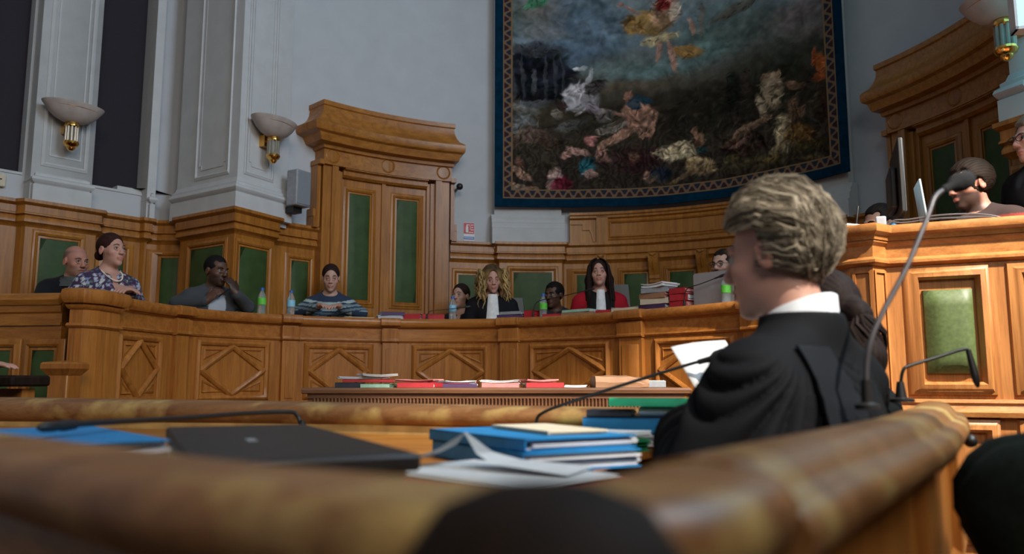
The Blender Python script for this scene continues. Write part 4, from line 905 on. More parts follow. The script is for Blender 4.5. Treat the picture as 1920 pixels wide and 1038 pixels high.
def make_hair(root,T,style,hc,fw,fem=0):
    th={'short':.010,'crop':.006,'tied':.0065,'bun':.010,'long':.013,'curly':.022,'pony':.013,'full':.02,'afro':.018}[style]; h=.006
    Tp=lambda p:T[0]@np.array(p,float)+T[1]
    lo=T[1]-np.array((.2,.22,.36 if style in('long','pony') else .22)); hi=T[1]+.22
    v=Vol(lo,hi,h); P=dict(T=T)
    v.ell((0,-.017,.036),(.074*fw+th,.094+th,.085+th),k=.01,**P)
    if style in('long','curly'):
        for s in (-1,1):
            v.cap((s*.065,.0,.06),(s*.088,.0,-.06),.03,.030,k=.03,**P); v.cap((s*.088,.0,-.05),(s*.10,.045,-.24),.030,.028,k=.03,**P)
        v.cap((0,-.09,.0),(0,-.085,-.20),.06,.07,k=.04,**P)
    v.ell((0,.118,-.03),((.078 if style not in('long','curly') else .060)*fw,.092,.116 if style not in('long','curly') else .132),k=.012,op='s',**P)
    if style not in('long','curly','afro') and not fem:
        for s in (-1,1): v.ell((s*.050*fw,.078,.062),(.019,.040,.022),k=.012,op='s',**P)
    if style not in('long','curly'):
        v.ell((0,.10,-.09),(.16,.115,.075),k=.012,op='s',**P); v.ell((0,.02,-.155),(.2,.2,.085),k=.012,op='s',**P)
        for s in (-1,1): v.ell((s*.085,.012,-.012),(.022,.026,.036),k=.006,op='s',**P)
    if style=='bun': v.ell((0,-.128,-.005),(.04,.036,.04),k=.012,**P)
    if style=='tied': v.ell((0,-.118,-.02),(.035,.03,.035),k=.02,**P)
    if style=='pony':
        v.ell((0,-.125,.01),(.035,.03,.035),k=.02,**P); v.cap((0,-.14,-.0),(0,-.155,-.10),.028,.04,k=.02,**P); v.cap((0,-.155,-.10),(0,-.14,-.26),.04,.03,k=.02,**P)
    V,Fc=v.mesh(); q=(V-T[1])@T[0]
    am=.004 if style in('curly','afro') else (.0032 if style in('short','full') else .0018)
    a=np.arctan2(q[:,0],q[:,2]-.0); st=np.sin(a*46+vn(q,30,4)*2.2)*.6+vn(q*np.array((3,.6,1)),60,6)*.5
    if style in('curly','afro'): st=vn(q,90,8)
    nrm=q/np.linalg.norm(q,axis=1)[:,None]; V=V+(nrm*(st*am)[:,None])@T[0].T
    c=hc[None]*(1+.45*st)[:,None]
    if style=='curly':
        low=np.clip((.10-q[:,2])/.1,0,1)[:,None]; c=c*(1-low)+np.array((.36,.23,.09))*(1+.5*st)[:,None]*low
    ho=npmesh('hair',V,Fc,np.clip(c,0,1),A_hair,root)
    rng=random.Random(5); m=MB()
    if style=='long':
        for i in range(70):
            s=rng.choice((-1,1)); y=rng.uniform(-.08,.055); m.col=tuple(np.clip(hc*rng.uniform(.6,1.7),0,1)); x=s*rng.uniform(.075,.105)
            strand(m,[tuple(Tp(p)) for p in ((s*.012,.03+y*.3,.128),(s*.065,.035+y*.6,.09),(x*.95,.03+y*.9,.0),(x,.03+y,-.12),(x*1.05,.05+y,-.22-rng.uniform(0,.08))) ],.006)
    if style=='curly':
        for i in range(230):
            an_=rng.uniform(-2.45,2.45); s=math.sin(an_); cc_=-math.cos(an_); rr=rng.uniform(.085,.150); L=rng.uniform(.12,.29); z0=rng.uniform(-.02,.105)
            t0=np.array((s*rr,cc_*rr*.9-.005,z0)); k=rng.uniform(0,1)
            m.col=tuple(np.clip(lerp((.14,.085,.035),(.55,.38,.16),k)*rng.uniform(.7,1.2),0,1)); ph=rng.uniform(0,6.3); P_=[]
            for j in range(10):
                u=j/9; b=t0+np.array((s*.02*u,cc_*.015*u+.02*u,-L*u)); w_=.010*min(1,u*4); P_.append(tuple(Tp(b+w_*np.array((math.cos(ph+u*14),math.sin(ph+u*14),0)))))
            m.tube(P_,[.0065]*8+[.005,.002],5)
    if style=='pony':
        for i in range(60):
            ph=rng.uniform(0,6.3); r_=rng.uniform(.015,.05); L=rng.uniform(.16,.30); m.col=tuple(np.clip(hc*rng.uniform(.6,1.9),0,1))
            P_=[]
            for j in range(9):
                u=j/8; rr=r_*(.5+math.sin(min(1,u*1.4)*math.pi)*.7); P_.append(tuple(Tp((rr*math.cos(ph+u*3)+.007*math.sin(u*16+ph),-.148+rr*.7*math.sin(ph+u*3),.0-L*u))))
            m.tube(P_,[.0055]*7+[.004,.001],5)
    if m.v: m.build('hair_locks',A_hair,ho,smooth=60,recalc=False)
    return ho
# ------------------------------------------------------------------ people
M_whitecloth=plain('white_cotton',(.72,.72,.72),.85)
M_pearl=plain('pearl',(.75,.68,.55),.3)
def necklace(root,T):
    m=MB()
    for i in range(44):
        t=-2.35+4.7*i/43; p=(.068*math.sin(t),.02+.085*math.cos(t)+.018*max(0,math.cos(t)),.60-.075*(max(0,math.cos(t))**1.3)-.0); m.sphere(p,.0055,8,5)
    m.build('pearl_necklace',M_pearl,root)
def rabat(x0=.0,wd=.062,zt=.585,zb=.16,y0=.135,nm='white_shirt_front'):
    def f(root,T):
        m=MB(); rs=[]
        for i in range(12):
            u=i/11; z=zt+(zb-zt)*u; w_=wd*(.72+.5*u); y=y0-.03*(1-u)**2+.018*math.sin(u*2.4); 
            rs.append([(x0-w_,y-.016,z),(x0-w_*.6,y+.004+.004*math.sin(u*9),z),(x0,y+.010,z),(x0+w_*.6,y+.004+.004*math.cos(u*8),z),(x0+w_,y-.016,z),(x0+w_*.5,y-.03,z),(x0-w_*.5,y-.03,z)])
        m.rings(rs); m.build(nm,M_whitecloth,root,smooth=60)
    return f
def glasses(root,T):
    m=MB(); P=lambda p:tuple(T[0]@np.array(p)+T[1])
    for s in (-1,1):
        m.tube([P((s*.033+.023*math.cos(t),.108+.003*math.cos(2*t),.002+.017*math.sin(t))) for t in [2*math.pi*i/16 for i in range(17)]],.0020,6)
        m.tube([P((s*.056,.106,.006)),P((s*.078,.06,.006)),P((s*.083,-.01,.004))],.0018,6)
    m.tube([P((-.010,.110,.006)),P((.0,.114,.008)),P((.010,.110,.006))],.0018,6)
    m.build('glasses',M_black,root)
def floral(V):
    base=np.array((.050,.030,.070)); c=np.tile(base,(len(V),1))
    pal=np.array(((.42,.45,.55),(.18,.23,.40),(.26,.10,.20),(.50,.50,.52),(.09,.14,.13),(.30,.34,.46)))
    for cs,sd in ((.034,1),(.026,7)):
        I=np.floor(V/cs).astype(int); hsh=lambda k:(np.abs(np.sin(I[:,0]*12.9898+I[:,1]*78.233+I[:,2]*37.719+k*4.13+sd))*43758.5453)%1
        ctr=(I+.5+.32*(np.stack([hsh(1),hsh(2),hsh(3)],1)-.5)*2*.5)*cs; d=np.linalg.norm(V-ctr,axis=1); ang=np.arctan2(V[:,2]-ctr[:,2],V[:,0]-ctr[:,0])
        m=(d<cs*(.34+.14*hsh(4)+.08*np.sin(ang*5)))&(hsh(5)<.75); c[m]=pal[(hsh(6)*5.99).astype(int)][m]
        m2=(d<cs*.13)&(hsh(5)<.75); c[m2]=(.35,.30,.20)
    return c
def stripes(V):
    navy=np.array((.028,.045,.085)); pale=np.array((.36,.44,.44)); mid=np.array((.16,.23,.27)); c=np.tile(navy,(len(V),1))
    z=V[:,2]-.10*(np.abs(V[:,0])>.155)*0+.03*np.cos(V[:,0]*9)
    for a,b_,q in ((.548,.520,pale),(.52,.512,navy),(.500,.478,mid),(.478,.472,pale),(.455,.435,mid),(.425,.385,pale),(.37,.36,mid)):
        m=(z<a)&(z>b_); c[m]=q
    low=(np.abs(V[:,0])>.185)&(V[:,2]<.44); c[low]=navy; c[V[:,2]<.33]=navy; return c
def hoodie(V): 
    c=np.tile(np.array((.055,.06,.068)),(len(V),1)); m=(np.abs(V[:,0])<.05+.06*(V[:,2]-.2))&(V[:,1]>.09); c[m]=(.36,.39,.44); return c
SITTERS=[]
def S_(*a,**k): SITTERS.append(person(*a,**k)); return SITTERS[-1]
def scarf(root,T):
    m=MB(); m.rings([[( (.085+.03*(1-u))*math.cos(t)*(.95+.1*math.sin(5*t+u*9)),.03+(.10+.02*(1-u))*math.sin(t),.60+.045*math.sin(math.pi*u)-.05*(1-u)) for t in [2*math.pi*i/24 for i in range(24)]] for u in (0,.2,.4,.6,.8,1)])
    m.rings([[(-.02+x,.14+y+.012*math.sin(z*30),z) for x,y in ((-.06,0),(0,.022),(.06,0),(0,-.02))] for z in (.58,.5,.42,.34,.26)])
    m.build('scarf',plain('grey_wool',(.10,.12,.125),.95,var=.3,scale=200,bump=.3),root,smooth=60)
S_('balding man in black jacket and grey scarf at the far left',(-3.226,5.85,1.826),180+50,skin='ruddy',hstyle='balding',hcol=(.12,.10,.09),topcol=(.012,.012,.016),head=(8,-4,0),neck=('v',-.04),topname='jacket',beard=((.22,.17,.14),.35),extra=scarf)
S_('woman in floral blouse and pearl necklace behind the left end of the bench',(-2.76,5.44,1.845),180+52,fem=1,face=(.95,1,.98),skin='rosy',hstyle='tied',hcol=(.035,.014,.012),topcol=floral,head=(12,4,0),neck=('v',.035),topname='floral_blouse',w=.98,extra=necklace,legpose=((.08,.05,-.02),(.08,-.14,-.38)),arms=(((-.23,-.03,.38),(-.10,.11,.475)),((.24,-.03,.38),(.0,.11,.475))),hands=(((.6,.4,-.05),(0,.2,1),.5),((-.6,.4,0),(0,.2,1),.5)))
S_('man in grey hooded jacket with one hand over his mouth',(-2.30,6.165,1.802),180+36,skin='dark',hstyle='crop',hcol=(.010,.008,.008),topcol=hoodie,head=(22,-5,0),neck=('v',-.03),topname='hooded_jacket',beard=((.02,.012,.01),.6),
   legpose=((.08,.04,-.02),(.08,-.16,-.38)),arms=(((-.25,.07,.475),(-.125,.185,.555)),((.25,-.04,.48),(.08,.13,.495))),hands=(((.42,-.08,.85),(-.35,.9,.25),.55),((-.45,.30,.55),(.3,.6,.5),.9)),
   extra=lambda r,T:MB().tube([(.05,.33,.51),(.0,.40,.565)],.0045,8).build('pen',M_black,r))
S_('woman in blue and grey striped jumper looking down at the bench',(-1.588,6.95,1.849),180+12,fem=1,face=(.95,1,.98),skin='pale',hstyle='tied',hcol=(.025,.014,.012),topcol=stripes,head=(2,-9,0),eyes='down',neck=('crew',.02),arms=(((-.27,.08,.43),(-.09,.27,.470)),((.27,.08,.43),(.09,.27,.470))),topname='striped_jumper')
def vneckdark(V): return np.tile(np.array((.012,.010,.014)),(len(V),1))
S_('dark haired woman in black sitting low beside the blonde judge',(-.482,7.46,1.742),180-12,fem=1,face=(.95,1,.98),skin='pale',hstyle='tied',hcol=(.022,.014,.011),arms=(((-.23,.02,.28),(-.12,.13,.17)),((.23,.02,.28),(.12,.13,.17))),hands=(((.95,.15,-.1),(0,.4,1),.5),((-.95,.15,-.1),(0,.4,1),.5)),topcol=vneckdark,head=(-12,4,0),neck=('v',.03),topname='robe',w=.95)
S_('woman with long curly blonde hair in black robe with white front',(-.1775,7.11,1.855),180+4,fem=1,face=(.95,1,.98),skin='rosy',hstyle='curly',hcol=(.07,.042,.02),topcol=(.010,.010,.013),head=(6,-8,3),eyes='down',neck=('v',.02),topname='robe',topmat=A_robe,robe=True,extra=rabat(.0,.058,.60,.20,.150),arms=(((-.23,.02,.28),(-.12,.13,.17)),((.23,.02,.28),(.12,.13,.17))),hands=(((.95,.15,-.1),(0,.4,1),.5),((-.95,.15,-.1),(0,.4,1),.5)))
S_('person with short black hair sitting low between blonde judge and red robed judge',(.395,7.46,1.753),180-8,skin='dark',hstyle='short',hcol=(.010,.008,.008),arms=(((-.23,.02,.28),(-.12,.13,.17)),((.23,.02,.28),(.12,.13,.17))),hands=(((.95,.15,-.1),(0,.4,1),.5),((-.95,.15,-.1),(0,.4,1),.5)),topcol=(.03,.03,.035),head=(-28,-4,0),neck=('v',-.02),topname='jacket',w=.92)
def redrobe(V):
    c=np.tile(np.array((.34,.010,.022)),(len(V),1)); m=(np.abs(V[:,0])<.115)&(V[:,1]>.02); c[m]=(.012,.010,.010); return c
S_('woman with long straight dark hair in a red and black robe',(.738,6.74,1.856),180-2,fem=1,face=(.95,1,.98),skin='rosy',hstyle='long',hcol=(.020,.011,.009),topcol=redrobe,head=(-4,9,2),eyes='down',neck=('v',.02),topname='robe',topmat=A_robe,robe=True,extra=rabat(.0,.045,.60,.20,.152),arms=(((-.235,-.02,.28),(-.12,.11,.17)),((.235,-.02,.28),(.12,.13,.17))),hands=(((.95,.15,-.1),(0,.4,1),.5),((-.95,.15,-.1),(0,.4,1),.5)))
def gl_rabat(r,T): glasses(r,T); rabat(.0,.045,.58,.2,.152)(r,T)
S_('bearded man with glasses in black robe behind the open laptop',(1.587,5.95,1.816),180-36,skin='pale',hstyle='crop',hcol=(.016,.011,.009),topcol=(.010,.010,.012),head=(-8,-2,0),neck=('v',.0),topname='robe',topmat=A_robe,arms=(((-.23,.02,.28),(-.12,.13,.17)),((.23,.02,.28),(.12,.13,.17))),hands=(((.95,.15,-.1),(0,.4,1),.5),((-.95,.15,-.1),(0,.4,1),.5)),robe=True,beard=((.03,.02,.016),.75),extra=gl_rabat)
def brownred(V):
    c=np.tile(np.array((.045,.028,.026)),(len(V),1)); m=(V[:,0]<-.03)&(V[:,2]<.55)&(V[:,1]>-.02); c[m]=(.22,.035,.03); return c
S_('bearded man in brown and red jacket looking down behind the tall right desk',(2.345,4.0,1.946),180-62,skin='ruddy',hstyle='full',hcol=(.016,.010,.007),arms=(((-.23,.02,.28),(-.12,.13,.17)),((.23,.02,.28),(.12,.13,.17))),hands=(((.95,.15,-.1),(0,.4,1),.5),((-.95,.15,-.1),(0,.4,1),.5)),topcol=brownred,head=(-22,-8,0),eyes='left',neck=('crew',-.005),topname='jacket',beard=((.018,.011,.008),.93),w=1.05)
S_('person with dark hair mostly hidden behind the flat monitor on the right desk',(2.17,4.64,1.864),180-60,skin='tan',hstyle='short',hcol=(.015,.010,.009),arms=(((-.23,.02,.28),(-.12,.13,.17)),((.23,.02,.28),(.12,.13,.17))),hands=(((.95,.15,-.1),(0,.4,1),.5),((-.95,.15,-.1),(0,.4,1),.5)),topcol=(.12,.11,.12),head=(-10,-8,0),neck=('crew',0))
S_('grey haired person with glasses in dark robe standing at the right edge of the frame',(2.668,3.95,2.175),180-82,skin='rosy',hstyle='full',hcol=(.16,.13,.10),topcol=(.012,.012,.014),head=(-6,-3,0),neck=('v',0),topname='robe',topmat=A_robe,robe=True,extra=glasses,arms=(((-.25,-.02,.27),(-.22,.10,.04)),((.25,-.02,.27),(.22,.10,.04))),hands=(((0,.2,-1),(-1,0,0),.3),((0,.2,-1),(1,0,0),.3)),legpose=((.09,.03,-.36),(.09,.0,-.74)))
S_('woman in black robe with dark wavy ponytail seated behind the grey haired lawyer',(.80,2.09,1.11),24,fem=1,face=(.95,1,.98),skin='rosy',hstyle='pony',hcol=(.016,.010,.009),arms=(((-.21,.02,.28),(-.12,.13,.17)),((.21,.02,.28),(.12,.13,.17))),hands=(((.95,.15,-.1),(0,.4,1),.5),((-.95,.15,-.1),(0,.4,1),.5)),topcol=(.010,.011,.012),neck=('crew',-.01),topname='robe',topmat=A_robe,robe=True,legs=True,w=.95)
lr,_=S_('person in dark trousers with a raised knee at the lower right edge',(1.04,.915,1.502),64,skin='pale',hstyle='short',hcol=(.03,.02,.015),arms=(((-.25,-.04,.28),(-.20,.02,.10)),((.25,-.04,.28),(.20,.02,.10))),hands=(((0,.3,-.6),(-1,0,0),.3),((0,.3,-.6),(1,0,0),.3)),topcol=(.03,.03,.035),trouser=M_trouser,legpose=((.07,.42,.055),(.06,.33,-.36)))
S_('person in blue sleeve resting a hand on the dark ledge at the left edge',(-2.80,3.42,1.36),270,skin='rosy',hstyle='short',hcol=(.05,.03,.02),topcol=(.04,.07,.15),arms=(((-.24,.12,.45),(-.17,.45,.41)),((.25,.16,.30),(.10,.36,.39))),hands=(((.1,1,0),(0,.1,1),.2),((-.3,1,-.1),(0,.1,1),.35)),upto=.9)
# ------------------------------------------------------------------ chairs behind two of the judges
def chair(label,x,y,yaw,top):
    t=thing('office_chair',label,'chair',(x,y,DZ),R(yaw),'black leather judges chairs')
    MB().rings([[( (.21-.03*max(0,abs(u-.5)-.3)*3)*c_ ,-.26+.035*s_-.05*u,.50+(top-.50)*u) for c_,s_ in ((-1,-.3),(-.96,1),(-.5,1.2),(0,.9),(.5,1.2),(.96,1),(1,-.3),(.5,-1),(-.5,-1))] for u in (0,.15,.4,.7,.9,.97,1)]).build('backrest',M_blackleather,t,smooth=60)
    MB().box((0,.02,.42),(.50,.48,.09)).build('seat',M_blackleather,t,bevel=.03); MB().tube([(0,0,.05),(0,0,.40)],.03,10).build('pole',M_black,t)
    b=MB()
    for i in range(5): a=i*2*math.pi/5; b.tube([(0,0,.07),(.28*math.cos(a),.28*math.sin(a),.04)],[.03,.018],6)
    b.build('base',M_black,t)
chair('black leather chair back behind the red robed judge',.87,7.08,176,1.24)
chair('black leather chair back behind the blonde judge',-.06,7.58,184,1.17)
t=thing('wooden_seat','dark wooden seat under the person with the raised knee','seat',(1.15,.885,-.055))
MB().box((0.05,0,.72),(.5,.5,.05)).build('seat',M_darkwood,t,bevel=.01)
for x in (-.17,.27):
    for y in (-.2,.2): MB().box((x,y,.365),(.05,.05,.67)).build('leg',M_darkwood,t)
t=thing('ledge_stand','dark wooden ledge under the resting hand at the left edge','stand',(-2.33,3.66,-.012),R(-8))
MB().box((0,0,.965),(.34,.24,.05)).build('ledge',M_darkwood,t,bevel=.012); MB().box((0,.03,.47),(.26,.08,.92)).build('post',M_bench,t)
# ------------------------------------------------------------------ things on the curved bench
def bpos(s,o=-.13,z=BZ+.0015): return BS.w(s,z,o)
def bottle(s,o,lab,label,z=BZ+.0015):
    p=bpos(s,o,z); t=thing('water_bottle',label,'bottle',p,0,'small water bottles on the bench')
    MB().lathe([(.001,.0),(.028,.0),(.032,.008),(.030,.02),(.032,.028),(.030,.038),(.032,.046),(.032,.125),(.030,.14),(.022,.163),(.014,.178),(.013,.19),(.001,.19)],n=16).build('bottle_body',M_pet,t,smooth=50)
    MB().lathe([(.0325,.075),(.0335,.076),(.0335,.128),(.0325,.129)],n=16).build('bottle_label',lab,t)
    MB().lathe([(.001,.188),(.0155,.188),(.0155,.206),(.013,.209),(.001,.209)],n=14).build('cap',M_cap,t)
bottle(1.74,-.06,M_lblg,'water bottle with green label beside the man in the grey jacket')
bottle(1.98,-.08,M_lblb,'water bottle with blue label beside the woman in the striped jumper')
bottle(3.285,-.12,M_lblb,'water bottle with blue label in front of the low sitting dark haired woman')
bottle(4.02,-.16,M_lblg,'water bottle with green label right of the blonde judge')
bottle(5.715,-.09,M_lblg,'water bottle with green label in front of the open laptop')
def sheets(w_,d,h,n,seed,name,mat,parent,z=0,j=.008,x=0,y=0,curl=0):
    r=random.Random(seed); b=MB(); th=h/n
    for i in range(n):
        a=r.uniform(-1,1)*j*2.0; ca,sa_=math.cos(a),math.sin(a); ox,oy=x+r.uniform(-j,j),y+r.uniform(-j,j); q=[]
        zc=z+th*i; m=6
        rs=[]
        for k in range(m+1):
            u=k/m-.5; up=curl*(abs(u)*2)**2*th*n*.6
            rs.append([(ox+u*w_*ca-v*sa_,oy+u*w_*sa_+v*ca,zc+up+e) for v,e in ((-d/2,.0004),(d/2,.0004),(d/2,th*.86),(-d/2,th*.86))])
        b.rings(rs)
    return b.build(name,mat,parent,smooth=0)
def case_file(name,label,cat,p,rz,w_,d,h,cover,paper,n=6,seed=1,group=None,curl=0,spine=True,tilt=0):
    t=thing(name,label,cat,p,rz,group); t.rotation_euler=(tilt,0,rz)
    if cover is not None:
        c=MB().box((0,0,.0012),(w_,d,.0024)); c.rings([[(u*w_,v*d,z) for v,z in ((-.5,h-.0024+curl*h*.5*(2*abs(u))**2),(.5,h-.0024+curl*h*.5*(2*abs(u))**2),(.5,h+curl*h*.5*(2*abs(u))**2),(-.5,h+curl*h*.5*(2*abs(u))**2))] for u in (-.5,-.3,-.1,.1,.3,.5)])
        if spine: c.box((0,-d/2+.0015,h/2),(w_,.003,h))
        c.build('cover',cover,t)
        sheets(w_*.96,d*.95,h-.006,n,seed,'papers',paper,t,.003,curl=curl,y=.008)
    else: sheets(w_,d,h,n,seed,'papers',paper,t,0,curl=curl)
    return t
def bfile(s,o,z,label,w_,d,h,cover,paper,drz=0,n=6,name='case_file',cat='file',seed=1,group='files on the curved bench',**k):
    o,d=-.165,d*.7; return case_file(name,label,cat,bpos(s,o,BZ+z+.0015),BS.yaw(s)+R(drz),w_,d,h,cover,paper,n,seed,group,**k)
bfile(2.53,-.16,0,'low cream envelope on the bench beside the striped jumper woman',.25,.18,.018,None,M_cream,3,3,'envelope','envelope',spine=False)
bfile(2.785,-.20,0,'thick grey bundle of papers at the bottom of the pile below the tall door',.21,.26,.035,None,M_paper,-4,9,'paper_bundle','papers',seed=3)
bfile(2.795,-.20,.036,'purple edged file topping the pile of papers below the tall door',.20,.25,.030,M_purple,M_white,5,5,seed=4)
bfile(2.975,-.19,0,'red strapped file lying right of the paper pile below the tall door',.15,.24,.052,M_red,M_pink,-16,5,seed=5)
bfile(3.13,-.12,0,'bright red box file left of the blue labelled bottle by the low woman',.19,.11,.055,M_red,M_red,0,3,seed=6)
bfile(3.76,-.20,0,'grey paper file at the bottom of the pile before the blonde judge',.23,.25,.038,M_purple,M_paper,3,6,seed=7)
bfile(3.775,-.20,.039,'dark grey file on top of the pile before the blonde judge',.20,.25,.026,M_grey,M_paper,-5,4,seed=8)
bfile(3.935,-.19,0,'tall red file standing against the pile before the blonde judge',.085,.24,.068,M_red,M_red,-8,4,seed=9)
bfile(4.12,-.15,0,'small red and grey folder right of the green labelled bottle by the blonde judge',.17,.2,.03,M_red,M_paper,9,4,seed=10)
bfile(4.38,-.20,0,'brown file under the mint folder before the red robed judge',.30,.26,.030,M_kraft,M_cream,3,5,seed=11)
bfile(4.37,-.20,.031,'mint green folder lying on the brown file before the red robed judge',.27,.25,.022,M_mint,M_white,-3,4,seed=12)
bfile(4.61,-.17,0,'red folder leaning low before the white front of the red robed judge',.14,.22,.034,M_red,M_pink,10,4,seed=13)
bfile(4.83,-.19,0,'cream folder with loose sheets left of the tall file pile',.25,.24,.036,M_cream,M_paper,6,5,seed=14,curl=.4)
hs=[(.042,M_purple,M_paper,'lowest'),(.040,M_cream,M_white,'second'),(.040,M_kraft,M_pink,'third'),(.036,M_grey,M_paper,'fourth')]
z=0
for i,(h_,cv,pp,nm) in enumerate(hs):
    bfile(5.10+(.008 if i%2 else -.004),-.20,z,nm+' file counted upward in the tall pile beside the laptop',.25-.008*i,.25,h_,cv,pp,(-4,3,-2,6)[i],6,seed=20+i,curl=.15); z+=h_+.002
bfile(5.11,-.20,z,'loose white papers on the very top of the tall pile',.21,.24,.030,None,M_white,-7,5,'paper_bundle','papers',seed=30,curl=.5)
z=0
for i,nm in enumerate(('lower','middle','upper')):
    bfile(5.315,-.20,z,nm+' red file of the small stack between tall pile and laptop',.15,.22,.052-.004*i,M_red,M_pink if i!=1 else M_white,(-3,4,-6)[i],3,seed=40+i); z+=.054-.004*i
s=5.585; p=bpos(s,-.20); t=thing('laptop','open silver laptop seen from behind on the right of the bench','laptop',p,BS.yaw(s)+R(4))
MB().box((0,.03,.008),(.33,.20,.016)).build('keyboard_base',M_silver,t,bevel=.004)
ld=MB(); ld.rings([[(x,.05+-.13+.0-.10*0+dy+ (zz)*-.0,zz) for x,zz in ((-.162,.017),(.162,.017),(.162,.228),(.152,.238),(-.152,.238),(-.162,.228))] for dy in (0,.006)]); l_=ld.build('lid',M_silver,t)
MB().lathe([(.001,0),(.016,0),(.016,.001),(.001,.001)],(0,-.0805,.125),16,M=Matrix.Rotation(R(90),3,'X')).build('round_mark',M_grey,l_)
# ------------------------------------------------------------------ microphones
def mic(label,base,P,r,foam=None,br=.03,group='gooseneck microphones',mat=None,cap=.016):
    t=thing('microphone',label,'microphone',base,0,group); b=Vector(base); L_=[tuple(Vector(p)-b) for p in P]
    MB().lathe([(.001,0),(br,0),(br,.008),(br*.45,.012),(.008,.05),(.001,.05)],n=16).build('base',M_black,t)
    full=catmull([(0,0,.02)]+L_,5)
    MB().tube(full,r,8).build('gooseneck',mat or M_black,t,smooth=60)
    a,c=Vector(L_[-2]),Vector(L_[-1]); d=(c-a).normalized(); Mx=d.to_track_quat('Z','Y').to_matrix()
    MB().lathe([(.001,-.03),(r*1.5,-.03),(r*1.8,0),(cap,.012),(cap*1.12,.03),(cap*1.0,.05),(cap*.5,.062),(.001,.064)],tuple(c),14,M=Mx).build('head',M_foam if foam else M_black,t,smooth=60)
micm=plain('gunmetal',(.085,.08,.09),.4,metal=.3)
mic('microphone curving toward the white sheet in the middle of the lawyers desk',(.061,2.05,DKZ+.0015),[(.063,2.05,.856),(.081,2.04,.874),(.133,2.02,.895),(.285,1.96,.947),(.42,1.92,.99),(.470,1.905,1.003)],.0042,True)
mic('tall microphone on the right rail rising to a large black foam head',(0.607,1.384,.903),[(0.609, 1.384, 0.973), (0.619, 1.384, 1.018), (0.647, 1.392, 1.07), (0.702, 1.408, 1.152), (0.756, 1.432, 1.244), (0.781, 1.448, 1.286), (0.805, 1.46, 1.304), (0.829, 1.472, 1.315)],.005,True,mat=micm,cap=.017,br=.02)
mic('thin microphone standing on the far end of the right rail',(.955,1.985,.90),[(.957,1.985,.95),(.962,1.98,.978),(.979,1.98,.989),(1.05,1.98,1.010),(1.11,1.98,1.028),(1.126,1.98,1.024),(1.128,1.975,.998)],.0042,cap=.008)
mic('blurred microphone lying low over the blue and black folders',(-.568,2.2,DKZ+.0015),[(-.574,2.2,.84),(-.584,2.2,.86),(-.599,2.18,.869),(-.661,2.05,.871),(-.725,1.75,.871),(-.743,1.45,.877),(-.751,1.36,.877)],.0055,cap=.008)
def bmic(s,ds,h,label):
    p=bpos(s,-.045); q=[bpos(s+ds*u,-.045-.03*u,BZ+h*v) for u,v in ((.02,.45),(.12,.7),(.5,.82),(1,1))]
    mic(label,p,q,.0035,cap=.009,br=.017)
bmic(3.08,.30,.11,'thin bench microphone beside the bright red box file'); bmic(3.99,.50,.20,'thin bench microphone pointing at the red robed judge'); bmic(5.40,.27,.19,'thin bench microphone in front of the laptop lid')
# ------------------------------------------------------------------ files on the clerk's table
def tfile(x,y,z,label,w_,d,h,cover,paper,rz=0,n=4,name='case_file',cat='file',seed=1,**k): return case_file(name,label,cat,(x,y,TZ+z),R(rz),w_,d,h,cover,paper,n,seed,'files on the clerk table',**k)
tfile(-.97,4.86,0,'dark file under the leftmost heap on the clerk table',.15,.28,.030,M_navy,M_mint,4,4,seed=51)
tfile(-.79,4.82,0,'mint file at the left of the clerk table under a red file',.17,.26,.022,M_mint,M_mint,-3,4,seed=52)
tfile(-.86,4.86,.032,'red file over the dark and mint files on the clerk table',.30,.26,.016,M_red,M_pink,8,3,seed=53)
tfile(-.90,4.85,.050,'bluish white papers topping the leftmost heap of the clerk table',.29,.24,.013,None,M_paper,14,3,'paper_bundle','papers',seed=54,curl=.4)
tfile(-.57,4.80,0,'red folder lying flat second from left on the clerk table',.21,.24,.030,M_red,M_white,5,3,seed=55)
tfile(-.36,5.08,0,'red folder behind purple papers on the clerk table',.24,.24,.034,M_red,M_white,-10,3,seed=56)
tfile(-.31,4.80,0,'purple papers on the middle left of the clerk table',.20,.2,.020,M_purple,M_paper,4,3,seed=57,curl=.5)
tfile(-.06,4.85,0,'pink and white papers at the middle of the clerk table',.22,.24,.026,M_pink,M_white,-4,4,seed=58,curl=.3)
tfile(.18,4.80,0,'red folder in front of the brown parcel on the clerk table',.22,.24,.030,M_red,M_white,6,3,seed=59)
tfile(.38,4.84,0,'loose white papers beside the brown parcel on the clerk table',.13,.2,.014,None,M_paper,-5,3,'paper_bundle','papers',seed=60,curl=.3)
for i_,(x,y,zz,w_,d,mt,rz,nm) in enumerate(((-.80,4.80,.064,.21,.15,M_white,24,'white loose sheets slipping off the red file of the leftmost heap'),(-.55,4.82,.032,.24,.17,M_pink,-17,'pink loose sheets across the second red folder from the left'),(-.33,4.82,.0235,.20,.14,M_white,28,'white loose sheets across the purple papers of the clerk table'),(-.07,4.86,.028,.21,.16,M_white,-14,'white loose sheets on the pink papers of the clerk table'),(.16,4.83,.032,.20,.14,M_pink,21,'pink loose sheets across the red folder by the brown parcel'))):
    tfile(x,y,zz,nm,w_,d,.012,None,mt,rz,3,'loose_sheets','papers',seed=61+i_,curl=.9)
t=thing('paper_parcel','crumpled brown paper parcel on the right of the clerk table','parcel',(.64,4.86,TZ+.001),R(4),None)
b=MB(); rr=random.Random(4)
b.rings([[(x,y*(1+.1*math.sin(x*20)),max(0,z*(1-.35*max(0,x-.06)/.12)+ (.006*math.sin(x*60+y*30) if z>.02 else 0))) for y,z in ((-.1,0),(.1,0),(.105,.03),(.09,.062),(0,.07),(-.09,.062),(-.105,.03))] for x in (-.155,-.15,-.11,-.06,0,.05,.10,.13,.16,.165)])
